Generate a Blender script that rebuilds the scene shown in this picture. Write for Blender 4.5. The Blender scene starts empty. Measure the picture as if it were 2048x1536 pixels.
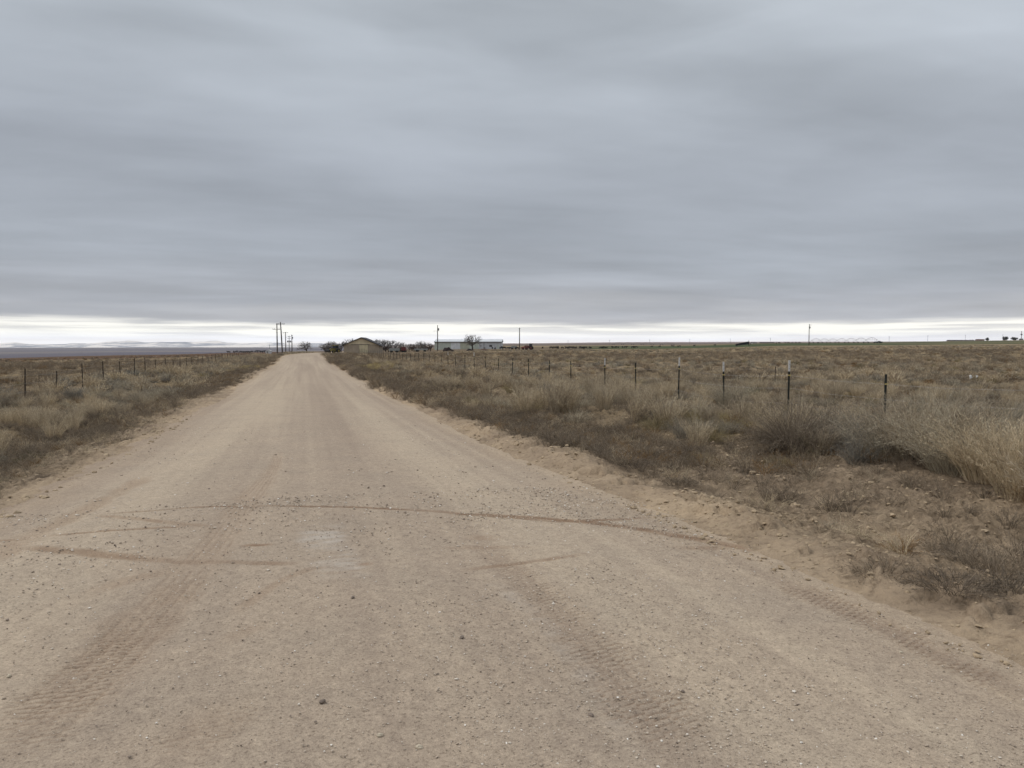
import bpy, math, random
import numpy as np
from mathutils import Vector, Matrix

# ------------------------------------------------------------------ camera, world, sun
sc = bpy.context.scene
F, W2, H2, HOR, VPX = 1539.0, 1024.0, 768.0, 688.0, 605.0      # focal length and image centre in photo pixels
CAMH = 1.6
YAW = math.atan((W2 - VPX) / F)
PITCH = math.atan((H2 - HOR) / F)
cd = bpy.data.cameras.new("camera"); cam = bpy.data.objects.new("camera", cd)
sc.collection.objects.link(cam); sc.camera = cam
cd.sensor_width = 36.0; cd.lens = F / 2048.0 * 36.0
cd.clip_start = 0.05; cd.clip_end = 60000
cam.location = (0, 0, CAMH)
cam.rotation_euler = (math.pi / 2 - PITCH, 0, -YAW)

SUN_EL, SUN_AZ = math.radians(48), math.radians(-62)           # azimuth from +Y towards +X
w = bpy.data.worlds.new("World"); sc.world = w; w.use_nodes = True
nt = w.node_tree; N = nt.nodes; L = nt.links; N.clear()


def nd(tree, typ, **kw):
    n = tree.nodes.new(typ)
    for k, v in kw.items():
        if k.startswith('i_'):
            key = k[2:]
            key = int(key) if key.isdigit() else key
            n.inputs[key].default_value = v
        else:
            setattr(n, k, v)
    return n


def math_n(tree, op, a=None, b=None, c=None, clamp=False):
    n = tree.nodes.new('ShaderNodeMath'); n.operation = op; n.use_clamp = clamp
    for i, v in enumerate((a, b, c)):
        if v is None: continue
        if isinstance(v, (int, float)): n.inputs[i].default_value = v
        else: tree.links.new(v, n.inputs[i])
    return n.outputs[0]


def s2l(c):
    return tuple((v / 255 / 12.92) if v / 255 <= .04045 else ((v / 255 + .055) / 1.055) ** 2.4 for v in c)


def ramp(tree, fac, stops, interp='LINEAR'):
    n = tree.nodes.new('ShaderNodeValToRGB'); n.color_ramp.interpolation = interp
    el = n.color_ramp.elements
    while len(el) < len(stops): el.new(0.5)
    for e, (p, c) in zip(el, stops):
        e.position = p; e.color = (*c, 1) if len(c) == 3 else c
    tree.links.new(fac, n.inputs[0])
    return n.outputs[0]


def mixc(tree, fac, a, b, mode='MIX'):
    n = tree.nodes.new('ShaderNodeMix'); n.data_type = 'RGBA'; n.blend_type = mode
    for sock, v in ((n.inputs[0], fac), (n.inputs[6], a), (n.inputs[7], b)):
        if isinstance(v, (int, float)): sock.default_value = v
        elif isinstance(v, tuple): sock.default_value = (*v, 1) if len(v) == 3 else v
        else: tree.links.new(v, sock)
    return n.outputs[2]


tc = nd(nt, 'ShaderNodeTexCoord')
sep = nd(nt, 'ShaderNodeSeparateXYZ'); L.new(tc.outputs['Generated'], sep.inputs[0])
dx, dy, dz = sep.outputs
# cloud deck: the view direction meets a curved deck overhead
den = math_n(nt, 'ADD', math_n(nt, 'MAXIMUM', dz, 0.0), 0.10)
u = math_n(nt, 'DIVIDE', dx, den); v = math_n(nt, 'DIVIDE', dy, den)
cmb = nd(nt, 'ShaderNodeCombineXYZ'); L.new(u, cmb.inputs[0]); L.new(v, cmb.inputs[1])


def noise(tree, vec, scale, detail=3, rough=.5, dist=0, off=(0, 0, 0), sc3=(1, 1, 1), rotz=0):
    mp = tree.nodes.new('ShaderNodeMapping'); tree.links.new(vec, mp.inputs[0])
    mp.inputs['Location'].default_value = off; mp.inputs['Scale'].default_value = sc3
    mp.inputs['Rotation'].default_value = (0, 0, rotz)
    n = tree.nodes.new('ShaderNodeTexNoise'); tree.links.new(mp.outputs[0], n.inputs[0])
    n.inputs['Scale'].default_value = scale; n.inputs['Detail'].default_value = detail
    n.inputs['Roughness'].default_value = rough; n.inputs['Distortion'].default_value = dist
    return n.outputs['Fac']


n1 = noise(nt, cmb.outputs[0], 0.42, 4, .5, .25, (3.1, 1.7, 0), (.7, 1.25, 1), .35)
n2 = noise(nt, cmb.outputs[0], 1.25, 5, .55, .3, (7.7, 2.2, 4), (.55, 1.3, 1), .3)
n3 = noise(nt, cmb.outputs[0], 3.2, 4, .55, .2, (1.7, 9.2, 2), (.45, 1.2, 1), .25)
# elevation gradient of the deck
SKY = [(0.0, s2l((188, 188, 190))), (0.03, s2l((181, 183, 188))), (0.06, s2l((163, 167, 175))), (0.12, s2l((160, 166, 175))), (0.22, s2l((165, 171, 180))),
       (0.34, s2l((184, 191, 199))), (0.45, s2l((200, 207, 214))), (0.75, s2l((224, 228, 232))), (1.0, s2l((236, 238, 240)))]
wob = math_n(nt, 'MULTIPLY', math_n(nt, 'SUBTRACT', n1, 0.5), 0.16)
base = ramp(nt, math_n(nt, 'ADD', dz, wob, clamp=True), SKY)
nb = noise(nt, tc.outputs['Generated'], 1.5, 2, .45, .3, (5.1, 2.6, .3), (1, 1, 3.2))
nc_ = noise(nt, tc.outputs['Generated'], 3.6, 4, .5, .5, (1.4, 7.7, 2.3), (1, 1, 4.5))
mod = math_n(nt, 'ADD', math_n(nt, 'MULTIPLY', math_n(nt, 'SUBTRACT', n1, .5), .42),
             math_n(nt, 'ADD', math_n(nt, 'MULTIPLY', math_n(nt, 'SUBTRACT', n2, .5), .30),
                    math_n(nt, 'MULTIPLY', math_n(nt, 'SUBTRACT', n3, .5), .16)))
mod = math_n(nt, 'ADD', mod, math_n(nt, 'ADD', math_n(nt, 'MULTIPLY', math_n(nt, 'SUBTRACT', nb, .5), .62), math_n(nt, 'MULTIPLY', math_n(nt, 'SUBTRACT', nc_, .5), .34)))
azl = nd(nt, 'ShaderNodeCombineXYZ'); L.new(dx, azl.inputs[0]); L.new(dy, azl.inputs[1]); L.new(math_n(nt, 'MULTIPLY', dz, 14.0), azl.inputs[2])
nl = noise(nt, azl.outputs[0], 2.9, 5, .55, .35, (8.3, 1.4, 4.1))
lowf = nd(nt, 'ShaderNodeMapRange'); L.new(dz, lowf.inputs[0]); lowf.inputs[1].default_value = .16; lowf.inputs[2].default_value = .02; lowf.inputs[3].default_value = 0; lowf.inputs[4].default_value = .95
mod = math_n(nt, 'ADD', mod, math_n(nt, 'MULTIPLY', math_n(nt, 'SUBTRACT', nl, .47), lowf.outputs[0]))
mul = math_n(nt, 'ADD', mod, 1.0)
cl = nd(nt, 'ShaderNodeVectorMath', operation='SCALE'); L.new(base, cl.inputs[0]); L.new(mul, cl.inputs['Scale'])
# clear bright strip under the deck edge at the horizon; azimuth coordinate keeps the streaks long
azv = nd(nt, 'ShaderNodeCombineXYZ'); L.new(dx, azv.inputs[0]); L.new(dy, azv.inputs[1])
L.new(math_n(nt, 'MULTIPLY', dz, 14.0), azv.inputs[2])
e1 = noise(nt, azv.outputs[0], 3.0, 5, .55, .1, (2.3, .4, 1.1))
e2 = noise(nt, azv.outputs[0], 7.0, 4, .5, .1, (5.3, 3.4, .1), (1, 1, 2.2))
edge = math_n(nt, 'ADD', dz, math_n(nt, 'MULTIPLY', math_n(nt, 'SUBTRACT', e1, .5), .036))
strip = nd(nt, 'ShaderNodeMapRange', interpolation_type='SMOOTHSTEP')
L.new(edge, strip.inputs[0]); strip.inputs[1].default_value = .0330; strip.inputs[2].default_value = .0215
strip.inputs[3].default_value = 0; strip.inputs[4].default_value = 1
strcol = ramp(nt, math_n(nt, 'MULTIPLY', math_n(nt, 'ADD', dz, math_n(nt, 'MULTIPLY', math_n(nt, 'SUBTRACT', e2, .5), .016)), 30, clamp=True),
              [(0, (1.30, 1.26, 1.24)), (.22, (1.20, 1.22, 1.28)), (.5, (1.42, 1.40, 1.26)), (1, (1.15, 1.12, 1.03))])
streak = nd(nt, 'ShaderNodeMapRange', interpolation_type='SMOOTHSTEP')
L.new(e2, streak.inputs[0]); streak.inputs[1].default_value = .36; streak.inputs[2].default_value = .60
upf = nd(nt, 'ShaderNodeMapRange'); L.new(dz, upf.inputs[0]); upf.inputs[1].default_value = .008; upf.inputs[2].default_value = .026; upf.inputs[3].default_value = .25; upf.inputs[4].default_value = .95
strcol2 = mixc(nt, math_n(nt, 'MULTIPLY', math_n(nt, 'SUBTRACT', 1.0, streak.outputs[0]), upf.outputs[0]), strcol, (.66, .655, .65))
clouds = mixc(nt, strip.outputs[0], cl.outputs[0], strcol2)
ns = nd(nt, 'ShaderNodeTexSky', sky_type='NISHITA', sun_disc=False)
ns.sun_elevation = SUN_EL; ns.sun_rotation = SUN_AZ
nsv = nd(nt, 'ShaderNodeVectorMath', operation='SCALE'); L.new(ns.outputs[0], nsv.inputs[0]); nsv.inputs['Scale'].default_value = 0.10
sky = mixc(nt, .96, nsv.outputs[0], clouds)
below = math_n(nt, 'LESS_THAN', dz, -0.004)
sky2 = mixc(nt, below, sky, (.12, .105, .085))
bg = nd(nt, 'ShaderNodeBackground'); L.new(sky2, bg.inputs[0]); bg.inputs[1].default_value = 1.0
wo = nd(nt, 'ShaderNodeOutputWorld'); L.new(bg.outputs[0], wo.inputs[0])
w.cycles.sampling_method = 'MANUAL'; w.cycles.sample_map_resolution = 512

sl = bpy.data.lights.new("sun", 'SUN'); sl.energy = 1.5; sl.angle = math.radians(16); sl.color = (1, .965, .91)
so = bpy.data.objects.new("sun", sl); sc.collection.objects.link(so)
d = Vector((math.sin(SUN_AZ) * math.cos(SUN_EL), math.cos(SUN_AZ) * math.cos(SUN_EL), math.sin(SUN_EL)))
so.rotation_euler = d.to_track_quat('Z', 'Y').to_euler()
sc.view_settings.view_transform = 'Standard'; sc.view_settings.look = 'None'
sc.view_settings.exposure = 0.12; sc.view_settings.gamma = 1.0
sc.render.engine = 'CYCLES'
sc.cycles.max_bounces = 5; sc.cycles.diffuse_bounces = 3; sc.cycles.glossy_bounces = 1
sc.cycles.volume_bounces = 1; sc.cycles.transparent_max_bounces = 8
sc.cycles.use_denoising = True

# ------------------------------------------------------------------ helpers
rng = np.random.default_rng(7)
random.seed(7)
C = sc.collection


def tag(o, label=None, cat=None, group=None, kind=None):
    if label: o['label'] = label
    if cat: o['category'] = cat
    if group: o['group'] = group
    if kind: o['kind'] = kind
    return o


def np_mesh(name, V, Fc, smooth=False):
    V = np.asarray(V, np.float32); Fc = np.asarray(Fc, np.int32)
    me = bpy.data.meshes.new(name)
    me.vertices.add(len(V)); me.vertices.foreach_set('co', V.ravel())
    k = Fc.shape[1]
    me.loops.add(Fc.size); me.loops.foreach_set('vertex_index', Fc.ravel())
    me.polygons.add(len(Fc))
    me.polygons.foreach_set('loop_start', np.arange(0, Fc.size, k, dtype=np.int32))
    me.polygons.foreach_set('use_smooth', np.full(len(Fc), smooth))
    me.update(calc_edges=True)
    return me


def attr(me, name, typ, data, domain='POINT'):
    a = me.attributes.new(name, typ, domain)
    key = {'FLOAT': 'value', 'INT': 'value', 'FLOAT_VECTOR': 'vector', 'FLOAT_COLOR': 'color'}[typ]
    a.data.foreach_set(key, np.ascontiguousarray(data).ravel())


def link(name, me, parent=None, loc=None, mat=None):
    o = bpy.data.objects.new(name, me); C.objects.link(o)
    if mat: me.materials.append(mat)
    if parent: o.parent = parent
    if loc is not None: o.location = loc
    return o


def empty(name, loc, rz=0):
    o = bpy.data.objects.new(name, None); C.objects.link(o)
    o.location = loc; o.rotation_euler = (0, 0, rz); o.empty_display_size = .2
    return o


def copy_tree(o, loc=None, rz=None, scale=None):
    c = o.copy(); C.objects.link(c)
    if loc is not None: c.location = loc
    if rz is not None: c.rotation_euler = (0, 0, rz)
    if scale is not None: c.scale = scale
    for ch in o.children:
        k = ch.copy(); C.objects.link(k); k.parent = c
        for g in ch.children:
            q = g.copy(); C.objects.link(q); q.parent = k
    return c


class MB:
    """collects simple shapes into one mesh"""
    def __init__(s): s.v = []; s.f = []

    def add(s, V, Fs):
        b = len(s.v); s.v += [tuple(p) for p in V]; s.f += [tuple(i + b for i in f) for f in Fs]; return s

    def box(s, c, d, rz=0, ry=0, rx=0):
        M = Matrix.Rotation(rz, 3, 'Z') @ Matrix.Rotation(ry, 3, 'Y') @ Matrix.Rotation(rx, 3, 'X')
        V = [Vector(c) + M @ Vector((x * d[0] / 2, y * d[1] / 2, z * d[2] / 2)) for z in (-1, 1) for x, y in ((-1, -1), (1, -1), (1, 1), (-1, 1))]
        return s.add(V, [(3, 2, 1, 0), (4, 5, 6, 7), (0, 1, 5, 4), (1, 2, 6, 5), (2, 3, 7, 6), (3, 0, 4, 7)])

    def tube(s, pts, r, n=6):
        pts = [Vector(p) for p in pts]; rs = r if isinstance(r, (list, tuple)) else [r] * len(pts)
        V = []; Fs = []
        for i, p in enumerate(pts):
            t = (pts[min(i + 1, len(pts) - 1)] - pts[max(i - 1, 0)]).normalized()
            a = t.orthogonal().normalized() if abs(t.z) < .9 else Vector((1, 0, 0)).cross(t).normalized()
            if abs(t.z) < .9: a = Vector((0, 0, 1)).cross(t).normalized()
            b = t.cross(a)
            for k in range(n):
                g = 2 * math.pi * k / n; V.append(p + (a * math.cos(g) + b * math.sin(g)) * rs[i])
        for i in range(len(pts) - 1):
            for k in range(n):
                Fs.append((i * n + k, i * n + (k + 1) % n, (i + 1) * n + (k + 1) % n, (i + 1) * n + k))
        Fs.append(tuple(range(n))[::-1]); Fs.append(tuple((len(pts) - 1) * n + k for k in range(n)))
        return s.add(V, Fs)

    def prism(s, prof, y0, y1):
        n = len(prof); V = [(x, y0, z) for x, z in prof] + [(x, y1, z) for x, z in prof]
        return s.add(V, [tuple(range(n)), tuple(range(2 * n - 1, n - 1, -1))] + [(i + n, (i + 1) % n + n, (i + 1) % n, i) for i in range(n)])

    def wheel(s, c, r, wd, n=16):
        # axis along Y, rounded shoulders
        prof = [(-wd / 2, r * .62), (-wd / 2, r * .93), (-wd * .32, r), (wd * .32, r), (wd / 2, r * .93), (wd / 2, r * .62)]
        V = [(c[0] + q * math.cos(2 * math.pi * k / n), c[1] + y, c[2] + q * math.sin(2 * math.pi * k / n)) for y, q in prof for k in range(n)]
        Fs = [(i * n + k, (i + 1) * n + k, (i + 1) * n + (k + 1) % n, i * n + (k + 1) % n) for i in range(5) for k in range(n)]
        Fs += [tuple(range(n)), tuple(5 * n + k for k in range(n))[::-1]]
        return s.add(V, Fs)

    def mesh(s, name):
        me = bpy.data.meshes.new(name); me.from_pydata(s.v, [], s.f); me.update(); return me

    def build(s, name, mat, parent=None, loc=None):
        return link(name, s.mesh(name), parent, loc, mat)


def mat_simple(name, rgb, rough=.85, nscale=6, namt=.25, metal=0, bump=0, stretch=(1, 1, 1)):
    m = bpy.data.materials.new(name); m.use_nodes = True; t = m.node_tree
    b = t.nodes['Principled BSDF']; b.inputs['Roughness'].default_value = rough; b.inputs['Metallic'].default_value = metal
    b.inputs['Specular IOR Level'].default_value = .25
    co = t.nodes.new('ShaderNodeTexCoord').outputs['Object']
    f = noise(t, co, nscale, 4, .6, 0, (0, 0, 0), stretch)
    lo = tuple(c * (1 - namt) for c in rgb); hi = tuple(min(1, c * (1 + namt)) for c in rgb)
    col = ramp(t, f, [(.3, lo), (.7, hi)])
    t.links.new(col, b.inputs['Base Color'])
    if bump:
        bn = t.nodes.new('ShaderNodeBump'); bn.inputs['Strength'].default_value = 1; bn.inputs['Distance'].default_value = bump
        t.links.new(f, bn.inputs['Height']); t.links.new(bn.outputs[0], b.inputs['Normal'])
    return m


# value noise in numpy
def vhash(ix, iy, seed):
    h = (ix.astype(np.int64) * 374761393 + iy.astype(np.int64) * 668265263 + seed * 974634777) & 0xffffffff
    h = ((h ^ (h >> 13)) * 1274126177) & 0xffffffff
    h = h ^ (h >> 16)
    return (h & 0xffffff) / float(0xffffff)


def vn(x, y, seed=0):
    ix = np.floor(x); iy = np.floor(y); fx = x - ix; fy = y - iy
    fx = fx * fx * fx * (fx * (fx * 6 - 15) + 10); fy = fy * fy * fy * (fy * (fy * 6 - 15) + 10)
    a = vhash(ix, iy, seed); b = vhash(ix + 1, iy, seed); c = vhash(ix, iy + 1, seed); e = vhash(ix + 1, iy + 1, seed)
    return (a * (1 - fx) + b * fx) * (1 - fy) + (c * (1 - fx) + e * fx) * fy


def fbm(x, y, octv=4, seed=0, gain=.5, lac=2.03):
    s = 0; a = 1; tot = 0
    for o in range(octv):
        cs, sn = math.cos(.6 * o), math.sin(.6 * o)
        s = s + a * vn((x * cs - y * sn) + 17.3 * o, (x * sn + y * cs) - 9.1 * o, seed + o); tot += a
        a *= gain; x = x * lac; y = y * lac
    return s / tot


def sst(x, a, b):
    t = np.clip((x - a) / (b - a), 0, 1); return t * t * (3 - 2 * t)


# ------------------------------------------------------------------ terrain
NEAR = [(1, 0), (4, -.03), (8, -.14), (19, -.42), (35, -.64), (60, -.75)]
COLS = [
    (-100, [(100, -1.0), (200, -2.3), (350, -4.3), (500, -6.3), (620, -9), (800, -18), (1500, -26), (9000, -34), (9300, -37), (13000, -60)]),
    (300, [(100, -1.0), (200, -1.9), (350, -3.2), (500, -4.7), (620, -8), (800, -18), (1500, -26), (9000, -34), (9300, -37), (13000, -60)]),
    (520, [(100, -.9), (144, -.75), (200, -1.3), (350, -2.4), (500, -3.4), (620, -7), (800, -17), (1500, -26), (9000, -34), (9300, -37), (13000, -60)]),
    (605, [(110, -.9), (144, -.46), (200, -.9), (260, -1.3), (400, -2.3), (500, -3.2), (620, -6), (800, -16), (1500, -26), (9000, -34), (9300, -37), (13000, -60)]),
    (760, [(100, -.85), (150, -.8), (230, -1.4), (400, -1.8), (600, -2.6), (800, -5), (1500, -9), (9000, -12), (9500, -20), (13000, -60)]),
    (1000, [(100, -.7), (300, -.8), (600, -.8), (1000, -1.5), (2500, 0), (6000, 6), (9000, 10), (13000, -40)]),
    (1300, [(100, -.7), (260, -.6), (1000, -.8), (2000, 2), (5000, 10), (9000, 26), (13000, -30)]),
    (1600, [(100, -.45), (350, .35), (900, 2.8), (1200, 3.2), (2500, 4.5), (6000, 17), (9000, 28), (13000, -30)]),
    (2150, [(100, -.2), (350, .95), (420, 1.5), (900, 4.6), (1200, 7), (1500, 7), (3000, 11), (6000, 20), (9000, 30), (13000, -30)]),
]
LR = np.linspace(math.log(1), math.log(14000), 400)
TAB = np.array([np.interp(LR, [math.log(p[0]) for p in NEAR + c[1]], [p[1] for p in NEAR + c[1]]) for c in COLS])
AZ = np.array([YAW + math.atan((c[0] - W2) / F) for c in COLS])
# soften kinks
ker = np.array([1, 2, 3, 2, 1.]) / 9
for i in range(len(TAB)):
    p = np.pad(TAB[i], 2, mode='edge'); TAB[i] = np.convolve(p, ker, 'valid')


def zbroad(x, y):
    x = np.asarray(x, float); y = np.asarray(y, float)
    r = np.maximum(np.hypot(x, y), 1.0); a = np.arctan2(x, y)
    a = np.where(np.abs(a) > 1.6, np.sign(a) * 1.6, a)
    i = np.clip(np.searchsorted(AZ, a) - 1, 0, len(AZ) - 2)
    t = np.clip((a - AZ[i]) / (AZ[i + 1] - AZ[i]), 0, 1); t = t * t * (3 - 2 * t)
    q = np.clip((np.log(r) - LR[0]) / (LR[1] - LR[0]), 0, len(LR) - 1.001); j = q.astype(int); f = q - j
    z0 = TAB[i, j] * (1 - f) + TAB[i, j + 1] * f; z1 = TAB[i + 1, j] * (1 - f) + TAB[i + 1, j + 1] * f
    z = z0 * (1 - t) + z1 * t
    return np.where(y < 0, z * 0, z)


def road_cx(y):
    y = np.asarray(y, float)
    return .15 + np.where(y > 145, .00043 * np.maximum(y - 145, 0) ** 2, 0)


def road_half(y):
    y = np.asarray(y, float)
    return 3.35 + .10 * np.sin(y * .31) + .25 * sst(y, 110, 150)


def zground(x, y, detail=True):
    x = np.asarray(x, float); y = np.asarray(y, float)
    z = zbroad(x, y)
    r = np.hypot(x, y)
    q = x - road_cx(y); h = road_half(y); nearf = 1 - sst(r, 150, 320)
    wig = (fbm(x * .35, y * .35, 3, 5) - .5)
    # road bed lowered (the road sheet covers it), left ditch, right berm and ditch, bank beyond
    dl = -q - h; dr = q - h
    z = z + nearf * (-.30 * sst(dl, .3, 2.6) + .12 * sst(dl, 5, 9))
    z = z + nearf * (.07 * np.exp(-((dr - .45) / .35) ** 2) - .16 * sst(dr, .7, 2.2) + .34 * sst(dr, 2.2, 5.5))
    off = sst(np.maximum(dl, dr), -.1, .8)
    z = z + off * nearf * wig * .35
    z = z + (1 - sst(r, 300, 900)) * sst(r, 15, 60) * (fbm(x * .06, y * .06, 3, 11) - .5) * .5 * off
    if detail:
        fine = 1 - sst(r, 25, 60)
        cl = fbm(x * 2.1 + y * .5, y * 3.4, 4, 21)
        terr = (np.abs(cl - .5) * 2)
        z = z + off * fine * (.012 * (1 - terr) ** 2 + .06 * (fbm(x * 11, y * 11, 3, 31) - .5))
        tr_ = fbm(x * .9 + y * .35, y * 2.2 - x * .5, 4, 25) * 13; tf_ = tr_ - np.floor(tr_)
        z = z + off * fine * .10 * (tf_ - sst(tf_, .80, 1.0)) * sst(fbm(x * 1.3, y * 1.3, 2, 27), .38, .55)
        # crumbled ledge along the right road edge
        led = fbm(x * 4.5, y * 2.6, 3, 41)
        z = z + fine * np.exp(-((dr - .42) / .32) ** 2) * .075 * (sst(led, .46, .52) - .4) + fine * np.exp(-((dr - .5) / .5) ** 2) * .03 * (fbm(x * 16, y * 13, 3, 43) - .5)
        z = z + fine * np.exp(-((dl - .6) / .5) ** 2) * .05 * (sst(led, .48, .56) - .3)
    z = z - .09 * (1 - sst(np.maximum(dl, dr), -.35, .02))
    return z


def zroad(x, y):
    q = (x - road_cx(y)) / road_half(y)
    return zbroad(x, y) + .035 * (1 - np.minimum(np.abs(q), 1.3) ** 2) + .012


def unproject(px, py):
    """photo pixel -> world point on the terrain"""
    z = 0.0
    dv = Vector(((px - W2) / F, -(py - H2) / F, -1)); dv = cam.rotation_euler.to_matrix() @ dv
    for _ in range(12):
        t = (z - CAMH) / dv.z; x, y = dv.x * t, dv.y * t
        on = abs(x - float(road_cx(y))) < 3.2 and 0 < y < 400
        z = .5 * z + .5 * float((zroad(np.array([x]), np.array([y])) if on else zground(np.array([x]), np.array([y]), False))[0])
    return x, y


def at(px, D):
    """world x, y for a photo column at camera depth D"""
    a = YAW; xc = (px - W2) / F * D
    return D * math.sin(a) + xc * math.cos(a), D * math.cos(a) - xc * math.sin(a)


def gz(x, y):
    return float(zground(np.array([x]), np.array([y]), False)[0])


# --- ground grid
def grow(a, b, d0, g):
    out = [a]; dd = d0
    while out[-1] < b: out.append(out[-1] + dd); dd = max(d0, (out[-1] - a + 1.5) * g)
    out[-1] = b
    return np.array(out)


xs = np.concatenate([-(grow(6.5, 13000, .03, .022)[::-1]), np.arange(-6.47, -2.7, .028), np.arange(-2.6, 3.0, .35), np.arange(3.0, 8.6, .028), grow(8.6, 13000, .03, .022)])
ys = [-600, -300, -100, -40, -20, -10, -6, -4, -2, -1, 0, .6, 1.2, 1.6]
yy = 2.0
while yy < 13000:
    ys.append(yy); yy += max(.02, .0065 * yy)
ys.append(13000.0)
ys = np.array(ys)
X, Y = np.meshgrid(xs, ys)
Z = zground(X, Y)
nr, nc = X.shape
idx = np.arange(nr * nc).reshape(nr, nc)
Fq = np.stack([idx[:-1, :-1], idx[:-1, 1:], idx[1:, 1:], idx[1:, :-1]], -1).reshape(-1, 4)
gme = np_mesh("ground", np.stack([X, Y, Z], -1).reshape(-1, 3), Fq, True)

R = np.hypot(X, Y); Aa = np.arctan2(X, Y)
pxc = W2 + F * np.tan(np.clip(Aa - YAW, -1.3, 1.3))
q = X - road_cx(Y); hh = road_half(Y); dl = -q - hh; dr = q - hh; dd = np.maximum(dl, dr)


def col3(c): return np.array(s2l(c))[None, None, :]


sand = col3((164, 146, 125)); soil = col3((140, 124, 102)); litter = col3((112, 96, 76))
c = np.ones(X.shape + (3,)) * sand
m_soil = sst(dd + (fbm(X * .9, Y * .9, 3, 3) - .5) * 1.8, .5, 2.2)
m_soil = m_soil * (1 - .92 * (1 - sst(R, 13, 18)) * (1 - sst(dr, 4.6, 6.4)) * (dr > 0))
c = c * (1 - m_soil[..., None]) + soil * m_soil[..., None]
pat = sst(fbm(X * .045, Y * .11, 4, 9), .42, .6)[..., None] * m_soil[..., None]
c = c * (1 - pat * .6) + col3((140, 122, 90)) * pat * .6
big = sst(R, 60, 200)[..., None]
c = c * (1 - big * .6) + col3((136, 120, 94)) * big * .6
# left open range beyond the fence: short tan grass
lf = (sst(-q, 12, 16) * (1 - sst(pxc, 470, 560)))[..., None]
c = c * (1 - lf * .75) + col3((128, 112, 88)) * lf * .75
rb = (sst(R, 210, 260) * (1 - sst(pxc, 560, 600)))[..., None] * (.7 + .6 * sst(fbm(X * .01, Y * .02, 3, 77), .4, .6))[..., None]
rb = np.clip(rb, 0, 1)
c = c * (1 - rb) + col3((92, 70, 52)) * rb
# green irrigated field to the right
gr = sst(pxc + (fbm(X * .004, Y * .004, 2, 61) - .5) * 60, 1090, 1190)
r0 = np.interp(pxc, [1000, 1300, 2048], [300, 330, 430])
gr = gr * sst(R - r0, 0, 25) * (1 - sst(R, 950, 1020)) * (.55 + .45 * sst(fbm(X * .01, Y * .01, 3, 62), .3, .6))
c = c * (1 - gr[..., None]) + col3((66, 76, 48)) * gr[..., None]
# worn yard about the sheds
yd = (sst(pxc, 610, 650) * (1 - sst(pxc, 1150, 1200)) * sst(R, 215, 250) * (1 - sst(R, 600, 700)))[..., None]
c = c * (1 - yd * .7) + col3((96, 82, 68)) * yd * .7
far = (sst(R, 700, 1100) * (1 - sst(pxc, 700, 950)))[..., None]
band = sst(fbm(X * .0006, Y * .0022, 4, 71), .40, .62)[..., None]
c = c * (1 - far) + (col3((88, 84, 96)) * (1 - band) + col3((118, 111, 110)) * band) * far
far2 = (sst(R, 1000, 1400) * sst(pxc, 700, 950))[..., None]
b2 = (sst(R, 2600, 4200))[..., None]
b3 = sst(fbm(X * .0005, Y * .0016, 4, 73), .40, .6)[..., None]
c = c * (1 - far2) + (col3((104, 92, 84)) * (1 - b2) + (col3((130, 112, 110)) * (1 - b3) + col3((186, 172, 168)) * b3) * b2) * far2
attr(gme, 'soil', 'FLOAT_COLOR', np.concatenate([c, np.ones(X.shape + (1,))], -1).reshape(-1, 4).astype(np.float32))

attr(gme, 'litter', 'FLOAT', (sst(dd, .15, .9) * (1 - sst(R, 40, 90)) * (1 - .45 * (1 - sst(R, 11, 15)) * (dr > 0))).astype(np.float32))
m = bpy.data.materials.new("sandy_soil"); m.use_nodes = True; t = m.node_tree; b = t.nodes['Principled BSDF']
b.inputs['Roughness'].default_value = .95; b.inputs['Specular IOR Level'].default_value = .1
at_ = nd(t, 'ShaderNodeAttribute', attribute_name='soil')
co = nd(t, 'ShaderNodeTexCoord').outputs['Object']
f1 = noise(t, co, 14, 6, .65); f2 = noise(t, co, 1.3, 5, .6, .3, (0, 0, 0), (1, .6, 1)); f3 = noise(t, co, .16, 5, .6)
v1 = ramp(t, f1, [(.3, (.62, .60, .58)), (.48, (1, 1, 1)), (.72, (1.15, 1.14, 1.12))])
v2 = ramp(t, f2, [(.35, (.78, .77, .76)), (.6, (1.08, 1.08, 1.06))])
v3 = ramp(t, f3, [(.35, (.80, .79, .80)), (.65, (1.12, 1.10, 1.06))])
cc = mixc(t, 1.0, mixc(t, 1.0, mixc(t, 1.0, at_.outputs['Color'], v1, 'MULTIPLY'), v2, 'MULTIPLY'), v3, 'MULTIPLY')
# dead litter lying in wavy drifts over the sand
lt = nd(t, 'ShaderNodeAttribute', attribute_name='litter')
fl1 = noise(t, co, 9, 5, .7, .6, (0, 0, 0), (.55, 1.9, 1), .25); fl2 = noise(t, co, 1.7, 3, .5, .5, (4, 2, 0))
lf_ = math_n(t, 'ADD', fl1, math_n(t, 'MULTIPLY', math_n(t, 'SUBTRACT', fl2, .5), .35))
lmask = math_n(t, 'MULTIPLY', ramp(t, lf_, [(.51, (0, 0, 0)), (.56, (1, 1, 1))]), lt.outputs['Fac'])
cc = mixc(t, math_n(t, 'MULTIPLY', lmask, .50), cc, s2l((98, 84, 68)))
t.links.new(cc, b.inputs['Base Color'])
bn0 = nd(t, 'ShaderNodeBump', i_Strength=1, i_Distance=.11)
t.links.new(math_n(t, 'MULTIPLY', noise(t, co, 5.5, 6, .72, .8, (2, 5, 0), (.7, 1.5, 1), .3), lt.outputs['Fac']), bn0.inputs['Height'])
bn = nd(t, 'ShaderNodeBump', i_Strength=.9, i_Distance=.03); t.links.new(noise(t, co, 30, 5, .7), bn.inputs['Height'])
t.links.new(bn0.outputs[0], bn.inputs['Normal']); t.links.new(bn.outputs[0], b.inputs['Normal'])
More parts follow.
